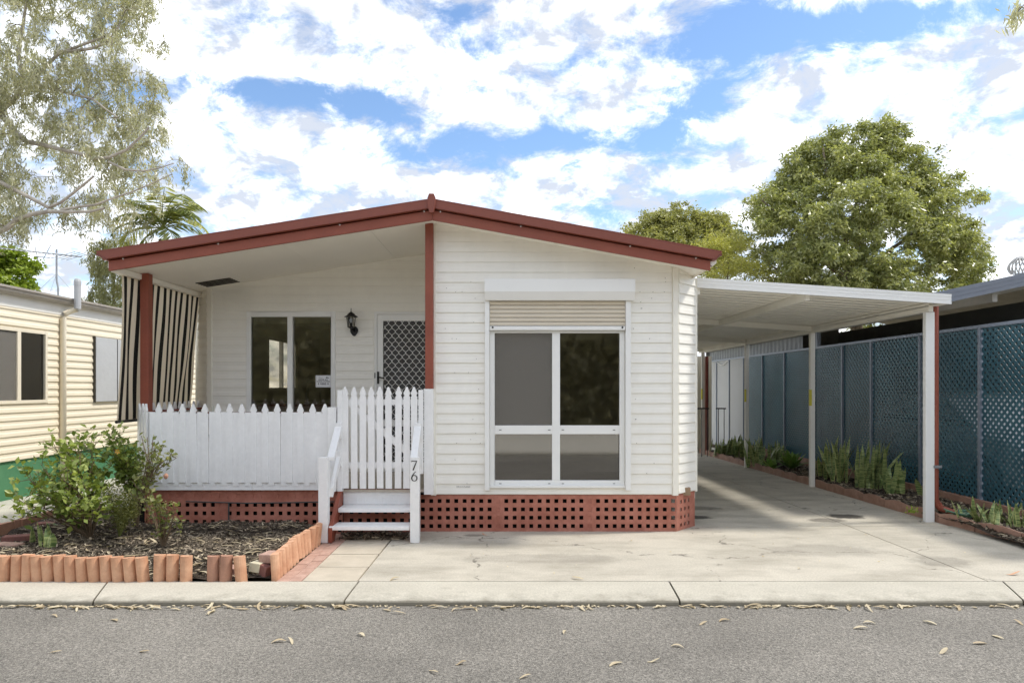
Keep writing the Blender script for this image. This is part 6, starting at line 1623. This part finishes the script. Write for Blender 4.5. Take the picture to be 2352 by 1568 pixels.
o = litter('leaf_crumbs', fine_, None, smin=.012, smax=.035); tag(o, 'fine crumbled leaf debris at the foot of the kerb', 'leaf litter', kind='stuff')
pts = [(random.uniform(-4.8, -1.9), random.uniform(5.4, 6.9), .09) for _ in range(240)]
o = litter('leaf_litter', [(x, y, bedz(x, y) + .01) for x, y, _ in pts], None); tag(o, 'scattered pale dry leaves on the dark front garden bed', 'leaf litter', kind='stuff')
pts = [(random.uniform(4.84, 5.8), 6.3 + 9 * random.random() ** 1.4) for _ in range(260)]
o = litter('leaf_litter', [(x, y, sidez(x, y) + .01) for x, y in pts], None, smin=.05, smax=.14); tag(o, 'dry brown leaves among the plants in the strip bed', 'leaf litter', kind='stuff')
# debris on the driveway
pts = [(random.uniform(-1, 4.6), random.uniform(5.4, 9.5)) for _ in range(70)]
o = litter('leaf_crumbs', [(x, y, gz(y) + .001) for x, y in pts], None, smin=.008, smax=.022); tag(o, 'small specks of leaf debris on the concrete driveway', 'leaf litter', kind='stuff')
lv = [(252, 234), (530, 252), (255, 400), (660, 399), (1340, 352), (1660, 322), (2118, 452), (1990, 492), (1830, 222), (965, 220), (1280, 350), (2090, 205)]
lv = [(a * 1250 / 2352, 1380 + b * 287 / 540) for a, b in lv] + [(1250 + a * 1250 / 2352, 1380 + b * 287 / 540) for a, b in [(60, 515), (240, 308), (470, 452), (650, 442), (760, 372), (876, 268), (970, 252), (1600, 290), (1640, 266), (1985, 400), (2150, 360), (2230, 330), (1920, 265), (2330, 265)]]
ORD = 'first second third fourth fifth sixth seventh eighth ninth tenth eleventh twelfth thirteenth fourteenth fifteenth sixteenth seventeenth eighteenth nineteenth twentieth twenty-first twenty-second twenty-third twenty-fourth twenty-fifth twenty-sixth'.split()
lv.sort()
for li, (sx_, sy_) in enumerate(lv):
    px, py = sx_ / 1.0629, sy_ / 1.0629; d = (EYE - ROADZ) * F / (py - HY); x = (px - CX) * d / F
    o = litter('dry_leaf', [(0, 0, 0)], None, smin=.06, smax=.105); o.location = (x, d, ROADZ + .001)
    where = 'close to the gutter' if d > 4.35 else ('in mid road' if d > 3.75 else 'near the bottom photo edge')
    tag(o, 'dry gum leaf on the asphalt ' + where + ', ' + ORD[li] + ' from the left', 'leaf', 'dry leaves scattered over the road')
for (px, py, lb) in ((2330 , 1320, 'curled red-brown leaf on the concrete at the right edge'), (1110, 1228, 'thin tan leaf below the red lattice skirting'), (1325, 1330, 'short tan leaf on the joint behind the kerb'), (905, 1385 - 55, 'thin dry leaf on the kerb top near the path')):
    d = EYE * F / (py - HY); x = (px - CX) * d / F
    o = litter('dry_leaf', [(0, 0, 0)], None, smin=.08, smax=.12); o.location = (x, d, .002); tag(o, lb, 'leaf')
    if 'red' in lb: o.data.materials.clear(); o.data.materials.append(M['terracotta'])
